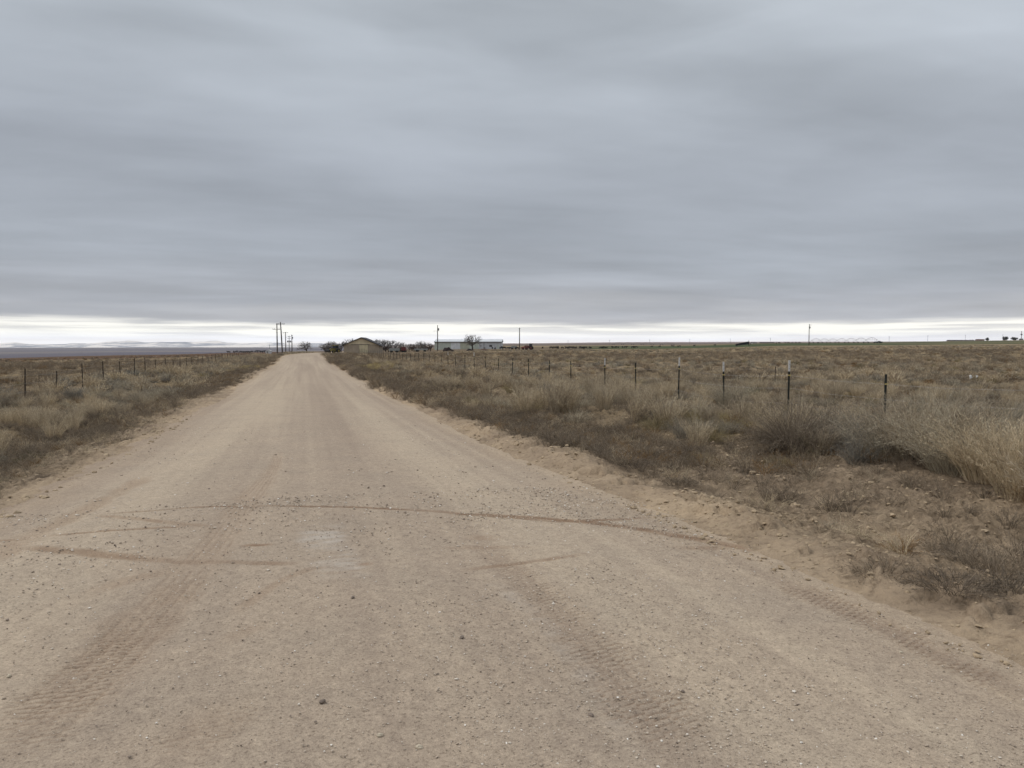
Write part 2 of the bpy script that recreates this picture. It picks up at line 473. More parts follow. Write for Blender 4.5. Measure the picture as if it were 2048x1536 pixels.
ground = link("ground", gme, mat=m); tag(ground, kind='structure')

# ------------------------------------------------------------------ the gravel road with its wheel marks
rx = np.arange(-3.75, 3.76, .012)
ry = [-12, -6, -3, -1, 0, 1, 1.6]; yy = 2.0
while yy < 430:
    ry.append(yy); yy += max(.009, .0024 * yy)
ry = np.array(ry)
U, Yr = np.meshgrid(rx, ry)
Xr = U + road_cx(Yr)
hw = road_half(Yr)
Zr = zroad(Xr, Yr)
jag = (fbm(Xr * 1.6, Yr * .9, 4, 51) - .5) * .55 * 1.0 + (fbm(Xr * 9, Yr * 7, 3, 52) - .5) * .22
over = np.abs(U) + jag - hw
Zr = Zr - .16 * sst(over, -.02, .30)
Zr = Zr + .012 * (fbm(Xr * .8, Yr * .5, 3, 53) - .5) * 2
Zr = Zr + .006 * (fbm(Xr * 14, Yr * 14, 2, 54) - .5)
dis = np.zeros_like(Xr); red = np.zeros_like(Xr); pale = np.zeros_like(Xr); dz_t = np.zeros_like(Xr)
flat_r = (Yr < 60)
sel0 = (Yr > 1.5) & (Yr < 20)
ii0 = np.nonzero(sel0.any(1))[0]; ra, rb_ = ii0[0], ii0[-1] + 1
PX = Xr[ra:rb_]; PY = Yr[ra:rb_]


def polydist(pts):
    """along (s) and across (t) coordinates of the road points to a polyline, and its end fade"""
    P = np.array(pts)
    # resample smoothly
    tt = np.arange(len(P)); tf = np.linspace(0, len(P) - 1, max(2, (len(P) - 1) * 6))
    P = np.stack([np.interp(tf, tt, P[:, 0]), np.interp(tf, tt, P[:, 1])], 1)
    k = np.array([1, 2, 1.]) / 4
    for _ in range(4):
        Q = P.copy()
        for dm in range(2): Q[1:-1, dm] = np.convolve(P[:, dm], k, 'valid')
        P = Q
    best = np.full(PX.shape, 1e9); S = np.zeros(PX.shape); T = np.zeros(PX.shape); s0 = 0
    for a, bb in zip(P[:-1], P[1:]):
        e = bb - a; l = math.hypot(*e)
        if l < 1e-6: continue
        e = e / l; rx_ = PX - a[0]; ry_ = PY - a[1]
        s = np.clip(rx_ * e[0] + ry_ * e[1], 0, l); tx = rx_ - s * e[0]; ty = ry_ - s * e[1]
        dd_ = tx * tx + ty * ty; side = np.sign(e[0] * ry_ - e[1] * rx_)
        mm = dd_ < best; best = np.where(mm, dd_, best); S = np.where(mm, s + s0, S); T = np.where(mm, side * np.sqrt(dd_), T); s0 += l
    return S, T, s0


def track(pix, width, redness=0., darkness=0., depth=0., tread=None, fade=.3, paleness=0, widths=None):
    pts = [unproject(*p) for p in pix]
    S, T, Ltot = polydist(pts)
    wv = width if widths is None else np.interp(S, np.linspace(0, Ltot, len(widths)), widths)
    wob_ = (fbm(PX * 3, PY * 3, 4, 91) - .5) * .14 * np.clip(wv / .3, .35, 1)
    mk = 1 - sst(np.abs(T + wob_), wv / 2 - .10 * np.clip(wv / .3, .25, 1), wv / 2 + .05 * np.clip(wv / .3, .4, 1))
    mk = mk * sst(S, 0, fade) * sst(Ltot - S, 0, fade)
    brk = .62 + .38 * sst(fbm(PX * 2.2, PY * 2.2, 3, int(width * 1000) + 7), .35, .55)
    sl_ = (slice(ra, rb_), slice(None))
    red[sl_] = np.maximum(red[sl_], mk * redness * brk); dis[sl_] = np.maximum(dis[sl_], mk * darkness * brk)
    pale[sl_] = np.maximum(pale[sl_], mk * paleness * brk)
    hz = -mk * depth
    if tread == 'lug':
        # four ribs of slanted lugs with grooves between
        rib = T / wv * 4.2; ri = np.floor(rib + .5); rf = np.abs(rib - ri)
        pitch = .052; ph = S / pitch + np.where(ri % 2 == 0, .5, 0) + np.sign(T) * np.abs(T) * 5
        g = np.abs(ph - np.floor(ph) - .5) * 2
        lug = sst(g, .70, .86)
        lug = lug * (.35 + .65 * sst(fbm(PX * 5, PY * 5, 2, 19), .35, .6))
        groove = sst(rf, .40, .48) * .55
        hz = hz - mk * .009 * lug - mk * .004 * groove
        dis[sl_] = np.maximum(dis[sl_], mk * (lug * .85 + groove * .35))  # shade of the lug dents and grooves painted in as darker colour
    if tread == 'ribs':
        rib = T / wv * 6; g = np.abs(rib - np.floor(rib) - .5) * 2
        ln = sst(g, .6, .9) * (.4 + .6 * sst(fbm(PX * 3, PY * 3, 2, 29), .3, .6))
        pitch = .045; ph = S / pitch; gg = sst(np.abs(ph - np.floor(ph) - .5) * 2, .6, .85) * sst(fbm(PX * 1.5, PY * 1.5, 2, 39), .42, .55)
        hz = hz - mk * (.005 * ln + .005 * gg)
        dis[sl_] = np.maximum(dis[sl_], mk * np.maximum(ln * .28, gg * .34))  # rib and cross grooves also get painted shade on top of their depth
    dz_t[sl_] += hz


track([(560, 900), (545, 940), (480, 1020), (425, 1095), (330, 1200), (200, 1330), (60, 1455), (-80, 1560)], .42, .32, .0, .006, 'ribs', 1.0, widths=[.16, .2, .30, .36, .42, .46])
track([(330, 1200), (200, 1330), (60, 1455), (-80, 1560)], .44, .0, .0, .003, 'lug', .6)
track([(320, 1560), (420, 1440), (520, 1370)], .3, .25, .10, .003, 'lug', .5)
track([(300, 950), (265, 970), (130, 1040), (0, 1112), (-80, 1150)], .28, .45, .20, .004, 'ribs', .6)
track([(165, 1032), (250, 1025), (400, 1014), (520, 1011), (700, 1012), (850, 1020), (1000, 1033), (1100, 1043), (1200, 1041), (1330, 1036)], .10, .25, 1.0, .004, None, .5, widths=[.07, .07, .08, .09, .12, .12, .08])
track([(880, 1024), (1000, 1030), (1100, 1038), (1200, 1046), (1300, 1062), (1400, 1078), (1500, 1098), (1560, 1112)], .16, .4, 1.0, .004, None, .6, widths=[.08, .12, .16, .2, .16])
track([(40, 1093), (150, 1103), (250, 1113), (330, 1120), (460, 1123), (540, 1126), (610, 1129)], .15, .5, .62, .004, None, .3, widths=[.2, .19, .16, .12, .12])
track([(700, 1131), (755, 1127)], .09, 1.0, .6, .003, None, .12)
track([(60, 1075), (110, 1071), (200, 1063), (300, 1055), (400, 1052)], .08, .3, .7, .003, None, .3)
track([(-60, 1086), (0, 1082), (60, 1077)], .08, .3, .6, .003, None, .1)
track([(175, 1032), (230, 1034), (300, 1040), (370, 1049), (440, 1054)], .13, .5, .55, .003, None, .3)
track([(470, 1093), (500, 1090), (560, 1088)], .08, .8, .8, .003, None, .15)
track([(920, 1073), (960, 1077), (1010, 1080)], .2, .8, .5, .003, None, .25)
track([(860, 1096), (960, 1095), (1090, 1097)], .12, .4, .4, .002, None, .4)
track([(900, 1145), (980, 1134), (1060, 1124), (1120, 1116), (1195, 1107)], .09, .3, .6, .003, None, .4)
track([(1330, 1098), (1440, 1095), (1480, 1097)], .16, .4, .55, .003, None, .3)
track([(960, 1080), (1060, 1165), (1150, 1250), (1260, 1372), (1380, 1495), (1440, 1570)], .42, .12, .0, .003, 'lug', .8, widths=[.22, .3, .38, .42, .42])
track([(960, 1140), (1100, 1260), (1200, 1390), (1300, 1540)], .14, 0, 0, .002, None, .6, paleness=.5)
track([(1560, 1150), (1610, 1185), (1700, 1222), (1810, 1275), (1960, 1355), (2080, 1410)], .30, .30, .10, .003, 'lug', .5)
track([(450, 1240), (560, 1160), (650, 1130), (700, 1122)], .10, .3, .25, .002, None, .4)
track([(100, 1220), (220, 1170), (330, 1140), (430, 1118)], .22, .35, .12, .002, None, .6)
track([(120, 1300), (260, 1225), (380, 1180), (450, 1150)], .2, .3, .10, .002, None, .6)
track([(420, 1300), (480, 1265), (560, 1235)], .16, .5, .12, .002, None, .4)
track([(640, 1045), (650, 1090), (670, 1130), (685, 1170)], .42, 0, 0, 0, None, .5, paleness=1.2)
Zr = Zr + dz_t
# lengthways wheel lanes, scraped by the grader
lane = fbm(U * 1.5, Yr * .035, 4, 81) * .6 + fbm(U * 5.5, Yr * .06, 3, 82) * .4
lane2 = fbm(U * .55 + 3, Yr * .02, 3, 83)
nr, nc = Xr.shape
idx = np.arange(nr * nc).reshape(nr, nc)
Fq = np.stack([idx[:-1, :-1], idx[:-1, 1:], idx[1:, 1:], idx[1:, :-1]], -1).reshape(-1, 4)
rme = np_mesh("road", np.stack([Xr, Yr, Zr], -1).reshape(-1, 3), Fq, True)
attr(rme, 'marks', 'FLOAT_COLOR', np.stack([dis, red, pale, np.ones_like(red)], -1).reshape(-1, 4).astype(np.float32))
edg = sst(np.abs(U) + jag, hw - .9, hw + .05)
attr(rme, 'lanes', 'FLOAT_COLOR', np.stack([lane, lane2, edg, np.ones_like(red)], -1).reshape(-1, 4).astype(np.float32))
m = bpy.data.materials.new("graded_gravel"); m.use_nodes = True; t = m.node_tree; b = t.nodes['Principled BSDF']
b.inputs['Roughness'].default_value = .95; b.inputs['Specular IOR Level'].default_value = .12
mk = nd(t, 'ShaderNodeAttribute', attribute_name='marks'); ms = nd(t, 'ShaderNodeSeparateColor'); t.links.new(mk.outputs['Color'], ms.inputs[0])
ln = nd(t, 'ShaderNodeAttribute', attribute_name='lanes'); ls = nd(t, 'ShaderNodeSeparateColor'); t.links.new(ln.outputs['Color'], ls.inputs[0])
co = nd(t, 'ShaderNodeTexCoord').outputs['Object']
basec = ramp(t, ls.outputs[0], [(.34, s2l((164, 148, 132))), (.52, s2l((171, 155, 138))), (.68, s2l((177, 161, 143)))])
basec = mixc(t, 1.0, basec, ramp(t, ls.outputs[1], [(.38, (.94, .93, .93)), (.6, (1.04, 1.04, 1.03))]), 'MULTIPLY')
# grey gravelly patches over dusty tan ones
pf = noise(t, co, 1.1, 5, .6, .4); basec = mixc(t, ramp(t, pf, [(.42, (0, 0, 0)), (.62, (.75, .75, .75))]), basec, mixc(t, 1.0, basec, (.91, .92, .935), 'MULTIPLY'))
sp = noise(t, co, 62, 4, .75); basec = mixc(t, 1.0, basec, ramp(t, sp, [(.32, (.52, .50, .48)), (.45, (.95, .95, .95)), (.58, (1.03, 1.03, 1.03)), (.70, (1.34, 1.33, 1.30))]), 'MULTIPLY')
sp3 = noise(t, co, 17, 4, .7, .3, (3, 1, 0), (1, .7, 1)); basec = mixc(t, 1.0, basec, ramp(t, sp3, [(.34, (.86, .85, .85)), (.66, (1.10, 1.10, 1.09))]), 'MULTIPLY')
sp2 = noise(t, co, 210, 2, .6); basec = mixc(t, 1.0, basec, ramp(t, sp2, [(.3, (.80, .80, .79)), (.7, (1.16, 1.16, 1.15))]), 'MULTIPLY')
vor = nd(t, 'ShaderNodeTexVoronoi', feature='F1'); t.links.new(co, vor.inputs[0]); vor.inputs['Scale'].default_value = 46
vc = ramp(t, vor.outputs['Distance'], [(.10, (1, 1, 1)), (.20, (0, 0, 0))])
vsel = nd(t, 'ShaderNodeSeparateColor'); t.links.new(vor.outputs['Color'], vsel.inputs[0])
vfac = math_n(t, 'MULTIPLY', math_n(t, 'GREATER_THAN', vsel.outputs[0], .72), vc)
basec = mixc(t, math_n(t, 'MULTIPLY', vfac, .6), basec, ramp(t, vsel.outputs[1], [(0, s2l((120, 108, 94))), (.6, s2l((158, 146, 130))), (1, s2l((205, 196, 182)))]))
basec = mixc(t, math_n(t, 'MULTIPLY', ls.outputs[2], .55), basec, mixc(t, 1.0, basec, (.93, .885, .82), 'MULTIPLY'))
basec = mixc(t, math_n(t, 'MULTIPLY', ms.outputs[1], .6), basec, s2l((158, 134, 112)))
basec = mixc(t, math_n(t, 'MULTIPLY', ms.outputs[0], .85), basec, mixc(t, 1.0, basec, (.56, .46, .39), 'MULTIPLY'))  # darkens disturbed soil and the painted shade in tread grooves
plf = math_n(t, 'MULTIPLY', ms.outputs[2], ramp(t, noise(t, co, 3.0, 4, .6, 0, (0, 0, 0), (1, 2.2, 1)), [(.40, (0, 0, 0)), (.66, (1, 1, 1))]))
basec = mixc(t, math_n(t, 'MULTIPLY', plf, .38), basec, s2l((196, 190, 182)))
t.links.new(basec, b.inputs['Base Color'])
bn = nd(t, 'ShaderNodeBump', i_Strength=.9, i_Distance=.008)
hgt = math_n(t, 'ADD', math_n(t, 'MULTIPLY', sp, 1.0), math_n(t, 'ADD', math_n(t, 'MULTIPLY', sp2, .35), math_n(t, 'MULTIPLY', vfac, .5)))
t.links.new(hgt, bn.inputs['Height']); t.links.new(bn.outputs[0], b.inputs['Normal'])
road = link("road", rme, mat=m); tag(road, kind='structure')

# ------------------------------------------------------------------ distant mountains
mp = [(-300, 688), (0, 687), (30, 685.5), (60, 688), (110, 689), (150, 687), (180, 687.5), (225, 682), (245, 683), (262, 682), (290, 684.5), (320, 683), (350, 685), (370, 684), (400, 683), (435, 681), (455, 685), (480, 687), (560, 686), (620, 688), (700, 689), (800, 689), (1000, 688), (1300, 686), (1700, 685), (2100, 684), (2500, 685)]
gx = np.linspace(-300, 2400, 420); gd = np.linspace(10500, 12900, 46)
GX, GD = np.meshgrid(gx, gd)
rowh = np.interp(GX, [p[0] for p in mp], [p[1] for p in mp])
peak = CAMH - (rowh - HOR) / F * 12000 + (fbm(GX * .02, GX * 0, 5, 5) - .5) * 26
prof = np.exp(-((GD - 12000) / 620) ** 2)
prof2 = np.exp(-((GD - 11200) / 400) ** 2)
MX = GD * math.sin(YAW) + (GX - W2) / F * GD * math.cos(YAW); MY = GD * math.cos(YAW) - (GX - W2) / F * GD * math.sin(YAW)
base_z = -70.0
MZ = base_z + (peak - base_z) * prof + (fbm(GX * .03, GD * .004, 5, 15) - .5) * 26 * (prof + prof2) + prof2 * 25
nr, nc = MX.shape; idx = np.arange(nr * nc).reshape(nr, nc)
mme = np_mesh("mountains", np.stack([MX, MY, MZ], -1).reshape(-1, 3), np.stack([idx[:-1, :-1], idx[:-1, 1:], idx[1:, 1:], idx[1:, :-1]], -1).reshape(-1, 4), True)
m = bpy.data.materials.new("snowy_slopes"); m.use_nodes = True; t = m.node_tree; b = t.nodes['Principled BSDF']; b.inputs['Roughness'].default_value = 1
co = nd(t, 'ShaderNodeTexCoord').outputs['Object']
f = noise(t, co, .0022, 6, .65, .5, (0, 0, 0), (1, 1, 9))
t.links.new(ramp(t, f, [(.36, s2l((118, 124, 138))), (.46, s2l((170, 170, 174))), (.55, s2l((246, 238, 230)))]), b.inputs['Base Color'])
tag(link("mountains", mme, mat=m), kind='structure')

# ------------------------------------------------------------------ vegetation: sprays of thin stems
def stems_mesh(name, n, h, spread, lean, width, twigs, twig_len, droop=.15, hvar=.35, base_r=.08, seg=3, seed=0, tipw=.25, twig_from=.25, dome=False):
    """a bush of tapering ribbon stems with short side twigs; attribute 'v' varies each stem's colour"""
    g = np.random.default_rng(seed)
    az = g.uniform(0, 2 * np.pi, n); rad = np.sqrt(g.uniform(0, 1, n))
    ln_ = h * (1 - hvar * g.uniform(0, 1, n))
    if dome: ln_ = ln_ * (1 - .35 * rad)
    bx = rad * base_r * np.cos(az); by = rad * base_r * np.sin(az)
    le = lean * (rad * .8 + .35 * g.uniform(0, 1, n))
    az2 = az + g.normal(0, .5, n)
    V = []; Fs = []; col = []
    ts = np.linspace(0, 1, seg + 1)
    cen = []
    for t_ in ts:
        a_ = le * (.5 + .8 * t_)
        horiz = ln_ * t_ * np.sin(np.clip(a_, 0, 1.45)) * spread; vert = ln_ * t_ * np.cos(np.clip(a_, 0, 1.45)) - droop * ln_ * t_ ** 3 * g.uniform(0, .6, n)
        cen.append(np.stack([bx + horiz * np.cos(az2), by + horiz * np.sin(az2), vert - .02], 1))
    cen = np.stack(cen, 1)                                     # n, seg+1, 3
    cen[:, 1:] += g.normal(0, .018 * h, cen[:, 1:].shape) * np.array([1, 1, .4])
    fa = g.uniform(0, np.pi, n); side = np.stack([np.cos(fa), np.sin(fa), 0 * fa], 1)
    wd = width * (1 - (1 - tipw) * ts)
    Lf = cen - side[:, None, :] * wd[None, :, None] / 2; Rt = cen + side[:, None, :] * wd[None, :, None] / 2
    VV = np.stack([Lf, Rt], 2).reshape(-1, 3)                  # n*(seg+1)*2
    b0 = (np.arange(n) * (seg + 1) * 2)[:, None] + (np.arange(seg) * 2)[None, :]
    q4 = np.stack([b0, b0 + 1, b0 + 3, b0 + 2], -1).reshape(-1, 4)
    T1 = q4[:, [0, 1, 2]]; T2 = q4[:, [0, 2, 3]]
    cv = np.clip(g.uniform(0, 1, n) * .55 + .45 * (.5 + .5 * np.sin(az * 3 + rad * 5 + seed)), 0, 1); c1 = np.repeat(cv, (seg + 1) * 2)
    V.append(VV); Fs.append(T1); Fs.append(T2); col.append(c1); off = len(VV)
    if twigs:
        k = n * twigs; si = np.repeat(np.arange(n), twigs); tp = g.uniform(twig_from, 1, k) * seg
        j = np.minimum(tp.astype(int), seg - 1); fr = (tp - j)[:, None]
        p = cen[si, j] * (1 - fr) + cen[si, j + 1] * fr
        dr_ = cen[si, j + 1] - cen[si, j]; dr_ /= np.linalg.norm(dr_, axis=1)[:, None] + 1e-9
        rd = g.normal(0, 1, (k, 3)); rd /= np.linalg.norm(rd, axis=1)[:, None]
        e = dr_ * .8 + rd * .75 + np.array([0, 0, .25]); e /= np.linalg.norm(e, axis=1)[:, None]
        tl = twig_len * g.uniform(.4, 1, k)[:, None]
        sd = np.cross(e, g.normal(0, 1, (k, 3))); sd /= np.linalg.norm(sd, axis=1)[:, None] + 1e-9
        ww = width * .8
        A = p - sd * ww / 2; B = p + e * tl * .6 + sd * ww * .5; Cc = p + e * tl
        V.append(np.stack([A, B, Cc], 1).reshape(-1, 3)); Fs.append(off + np.arange(3 * k).reshape(-1, 3))
        col.append(np.repeat(np.clip(cv[si] + g.normal(0, .25, k), 0, 1), 3))
    V = np.concatenate(V); Fs = np.concatenate(Fs); col = np.concatenate(col)
    me = np_mesh(name, V, Fs)
    attr(me, 'v', 'FLOAT', col.astype(np.float32))
    return me


def veg_mat(name, dark, mid, pale, tintlo=(.75, .75, .76), tinthi=(1.2, 1.18, 1.12)):
    m = bpy.data.materials.new(name); m.use_nodes = True; t = m.node_tree; b = t.nodes['Principled BSDF']
    b.inputs['Roughness'].default_value = .9; b.inputs['Specular IOR Level'].default_value = .08
    a = nd(t, 'ShaderNodeAttribute', attribute_name='v')
    cc = ramp(t, a.outputs['Fac'], [(0, s2l(dark)), (.5, s2l(mid)), (1, s2l(pale))])
    oi = nd(t, 'ShaderNodeObjectInfo')
    cc = mixc(t, 1.0, cc, ramp(t, oi.outputs['Random'], [(0, tintlo), (1, tinthi)]), 'MULTIPLY')
    tr = nd(t, 'ShaderNodeBsdfTranslucent'); t.links.new(cc, tr.inputs[0]); t.links.new(cc, b.inputs['Base Color'])
    mx = nd(t, 'ShaderNodeMixShader'); mx.inputs[0].default_value = .22
    t.links.new(b.outputs[0], mx.inputs[1]); t.links.new(tr.outputs[0], mx.inputs[2])
    t.links.new(mx.outputs[0], t.nodes['Material Output'].inputs[0])
    return m


M_tan = veg_mat("tan_straw", (128, 115, 98), (176, 161, 138), (212, 197, 172))
M_sage = veg_mat("grey_sage", (112, 104, 93), (156, 147, 131), (188, 179, 161))
M_dark = veg_mat("dark_twigs", (84, 75, 66), (124, 112, 98), (158, 144, 127))
M_yel = veg_mat("yellow_rabbitbrush", (120, 98, 48), (158, 132, 70), (186, 160, 98))
M_rust = veg_mat("rusty_weeds", (96, 74, 52), (126, 100, 70), (150, 124, 88))
M_grn = veg_mat("green_leaves", (52, 60, 34), (76, 84, 48), (110, 110, 68))
M_blue = veg_mat("bluish_sage", (96, 93, 88), (130, 126, 119), (160, 155, 145))
M_olive = veg_mat("olive_brush", (110, 100, 76), (144, 132, 102), (172, 158, 126))


def proto_coll(name, specs):
    col = bpy.data.collections.new(name)
    for i, (me, mat) in enumerate(specs):
        me.materials.append(mat)
        o = bpy.data.objects.new("%s_kind_%02d" % (name, i), me); col.objects.link(o)
    return col


def scatter(name, coll, P, rotz, scl, idxs, label, cat, tilt=.12):
    n = len(P)
    me = bpy.data.meshes.new(name); me.vertices.add(n); me.vertices.foreach_set('co', np.asarray(P, np.float32).ravel())
    rot = np.stack([rng.normal(0, tilt, n), rng.normal(0, tilt, n), rotz], 1)
    attr(me, 'rot', 'FLOAT_VECTOR', rot.astype(np.float32)); attr(me, 'scl', 'FLOAT_VECTOR', np.asarray(scl, np.float32)); attr(me, 'pick', 'INT', idxs.astype(np.int32))
    o = link(name, me)
    ng = bpy.data.node_groups.new(name, 'GeometryNodeTree')
    ng.interface.new_socket('Geometry', in_out='INPUT', socket_type='NodeSocketGeometry'); ng.interface.new_socket('Geometry', in_out='OUTPUT', socket_type='NodeSocketGeometry')
    gi = ng.nodes.new('NodeGroupInput'); go = ng.nodes.new('NodeGroupOutput')
    ci = ng.nodes.new('GeometryNodeCollectionInfo'); ci.inputs[0].default_value = coll
    ci.inputs['Separate Children'].default_value = True; ci.inputs['Reset Children'].default_value = True
    ip = ng.nodes.new('GeometryNodeInstanceOnPoints'); ip.inputs['Pick Instance'].default_value = True

    def na(nm, ty):
        a = ng.nodes.new('GeometryNodeInputNamedAttribute'); a.data_type = ty; a.inputs[0].default_value = nm
        return [s for s in a.outputs if s.enabled and s.name == 'Attribute'][0]
    ng.links.new(gi.outputs[0], ip.inputs['Points']); ng.links.new(ci.outputs[0], ip.inputs['Instance'])
    ng.links.new(na('pick', 'INT'), ip.inputs['Instance Index'])
    er = ng.nodes.new('FunctionNodeEulerToRotation'); ng.links.new(na('rot', 'FLOAT_VECTOR'), er.inputs[0]); ng.links.new(er.outputs[0], ip.inputs['Rotation'])
    ng.links.new(na('scl', 'FLOAT_VECTOR'), ip.inputs['Scale']); ng.links.new(ip.outputs[0], go.inputs[0])
    md = o.modifiers.new('scatter', 'NODES'); md.node_group = ng
    tag(o, label, cat, kind='stuff')
    return o


A0, A1 = math.radians(-28), math.radians(60)


def cand(r0, r1, rho):
    n = int(rho * (A1 - A0) / 2 * (r1 * r1 - r0 * r0))
    r = np.sqrt(rng.uniform(r0 * r0, r1 * r1, n)); a = rng.uniform(A0, A1, n)
    x = r * np.sin(a); y = r * np.cos(a)
    q = x - road_cx(y); h = road_half(y)
    return x, y, r, -q - h, q - h


def finish(x, y, sc_, hs=None):
    n = len(x); z = zground(x, y)
    s = np.stack([sc_, sc_, sc_ * (hs if hs is not None else 1)], 1)
    return np.stack([x, y, z], 1), rng.uniform(0, 2 * np.pi, n), s


# near prototypes
near = []
for k in range(3): near.append((stems_mesh("tan", 130, .75, 1.0, .42, .009, 13, .085, .12, .35, .15, 4, 100 + k), M_tan))
for k in range(3): near.append((stems_mesh("sage", 170, .58, 1.1, .85, .006, 18, .06, .1, .3, .12, 3, 120 + k, dome=True), M_sage))
for k in range(2): near.append((stems_mesh("dusk", 170, .52, 1.1, .9, .006, 16, .06, .15, .3, .12, 3, 140 + k, dome=True), M_dark))
for k in range(2): near.append((stems_mesh("olive", 170, .45, 1.1, .8, .006, 14, .06, .1, .3, .12, 3, 150 + k, dome=True), M_olive))
near.append((stems_mesh("blue", 170, .5, 1.1, .85, .007, 16, .055, .1, .3, .12, 3, 160, dome=True), M_blue))
near.append((stems_mesh("rust", 160, .4, 1.0, .8, .006, 16, .06, .15, .3, .12, 3, 170, dome=True), M_rust))
CN = proto_coll("near_brush", near)
farp = []
for k in range(2): farp.append((stems_mesh("ftan", 60, .75, 1.1, .7, .035, 7, .16, .12, .35, .22, 2, 200 + k), M_tan))
for k in range(2): farp.append((stems_mesh("fsage", 70, .62, 1.15, 1.0, .035, 8, .14, .1, .3, .2, 2, 210 + k, dome=True), M_sage))
for k in range(2): farp.append((stems_mesh("fdusk", 70, .62, 1.15, 1.0, .035, 8, .13, .1, .3, .2, 2, 220 + k, dome=True), M_dark))
for k in range(2): farp.append((stems_mesh("folive", 70, .5, 1.15, 1.0, .035, 8, .13, .1, .3, .2, 2, 230 + k, dome=True), M_olive))
farp.append((stems_mesh("fblue", 70, .6, 1.15, 1.0, .035, 8, .12, .1, .3, .2, 2, 240, dome=True), M_blue))
farp.append((stems_mesh("frust", 70, .45, 1.15, 1.0, .035, 8, .12, .1, .3, .2, 2, 250, dome=True), M_rust))
CF = proto_coll("far_brush", farp)
TANN, SAGEN, DUSKN, OLIN, BLUN, RUSN = [0, 1, 2], [3, 4, 5], [6, 7], [8, 9], [10], [11]
TANF, SAGEF, DUSKF, OLIF, BLUF, RUSF = [0, 1], [2, 3], [4, 5], [6, 7], [8], [9]


def choose(groups, W):
    """W: n x k weights"""
    W = np.maximum(W, 1e-6); W = W / W.sum(1, keepdims=True); cum = np.cumsum(W, 1); u_ = rng.uniform(0, 1, (len(W), 1))
    gi_ = (u_ > cum).sum(1)
    return np.array([random.choice(groups[g]) for g in gi_]), gi_


def weights(x, y, dl, dr, r):
    patch = fbm(x * .12, y * .12, 3, 301); patch2 = fbm(x * .09 + 40, y * .09, 3, 302); patch3 = fbm(x * .2, y * .2, 2, 303)
    tanw = 1.1 * sst(patch, .3, .6) + .5 + 1.0 * (dr > 0) * (1 - sst(dr, 7, 10));  tanw = tanw * (1 - .45 * sst(r, 70, 160))
    sage = 1.0 * sst(1 - patch, .35, .6) + .5
    dusk = .75 * sst(patch2, .5, .62) + .08
    oli = .6 * sst(patch3, .45, .65) + .25 * sst(r, 20, 80)
    blu = .35 * sst(1 - patch2, .5, .65)
    ru = .10 + .6 * sst(r, 35, 70) * sst(patch3, .5, .6) * (dr > 0)
    return np.stack([tanw, sage, dusk, oli, blu, ru], 1)


# near and middle brush
def brush(r0, r1, rho, groups, coll, name, label, smin, smax):
    x, y, r, dl_, dr_ = cand(r0, r1, rho)
    gap = fbm(x * .22, y * .22, 3, 311)
    startR = 2.8 + 1.6 * (fbm(y * .12, x * 0, 3, 312) - .5) * 2
    keepR = (dr_ > startR) & (rng.uniform(0, 1, len(x)) < sst(dr_, startR - .4, startR + 1.0)) & (rng.uniform(0, 1, len(x)) < (.35 + .65 * sst(gap, .36, .5)))
    inL = (dl_ > 2.0) & (dl_ < 9.5 + 3 * (gap - .5))
    keepL = inL & (rng.uniform(0, 1, len(x)) < sst(dl_, 1.9, 3.2) * (.45 + .55 * sst(gap, .36, .48)))
    keepR = keepR & ((r < 40) | (rng.uniform(0, 1, len(x)) < .35 + .65 * sst(fbm(x * .09 + 7, y * .09, 3, 399), .44, .54)))
    openL = (dl_ >= 9.5) & (rng.uniform(0, 1, len(x)) < .14 + .25 * sst(gap, .56, .66))
    px_ = W2 + F * np.tan(np.arctan2(x, y) - YAW)
    rmax = np.interp(px_, [0, 560, 640, 690, 760, 1000, 1200, 2100], [330, 300, 300, 210, 222, 290, 300, 390])
    # keep the foreground slope on the right open
    k = (keepR | keepL | openL) & (r < rmax) & ~((dr_ > 0) & (r < 12.6) & (dr_ < 3.9))
    x, y, r, dl_, dr_ = x[k], y[k], r[k], dl_[k], dr_[k]; opn = openL[k]
    Wt = weights(x, y, dl_, dr_, r)
    Wt[opn] = np.array([.1, .15, 1.2, .4, .05, .5])
    ids, g_ = choose(groups, Wt)
    s = rng.uniform(smin, smax, len(x)) * (.85 + .5 * (fbm(x * .15, y * .15, 2, 320)))
    s = np.where(opn, s * .55, s)
    s = np.where(dr_ > 7, s * (.72 - .22 * sst(r, 30, 120)), s)
    s = np.where((dr_ > 0) & (dr_ <= 7), s * (1.12 - .40 * sst(r, 18, 45)), s)
    s = np.where((dl_ > 0) & (~opn) , s * .85, s)
    P, rz, S3 = finish(x, y, s, rng.uniform(.8, 1.15, len(x)) * (1 - .3 * sst(r, 60, 200)))
    scatter(name, coll, P, rz, S3, ids, label, 'brush')


brush(6, 42, 1.9, [TANN, SAGEN, DUSKN, OLIN, BLUN, RUSN], CN, "sagebrush", "dry tan and grey sagebrush thicket covering both verges beside the road", .65, 1.15)
brush(42, 130, .75, [TANF, SAGEF, DUSKF, OLIF, BLUF, RUSF], CF, "rangeland_brush", "low grey brown brush covering the flat range beyond the wire fences", .8, 1.3)
brush(130, 400, .22, [TANF, SAGEF, DUSKF, OLIF, BLUF, RUSF], CF, "distant_brush", "far mass of low brown brush running out to the fields", 1.0, 1.8)

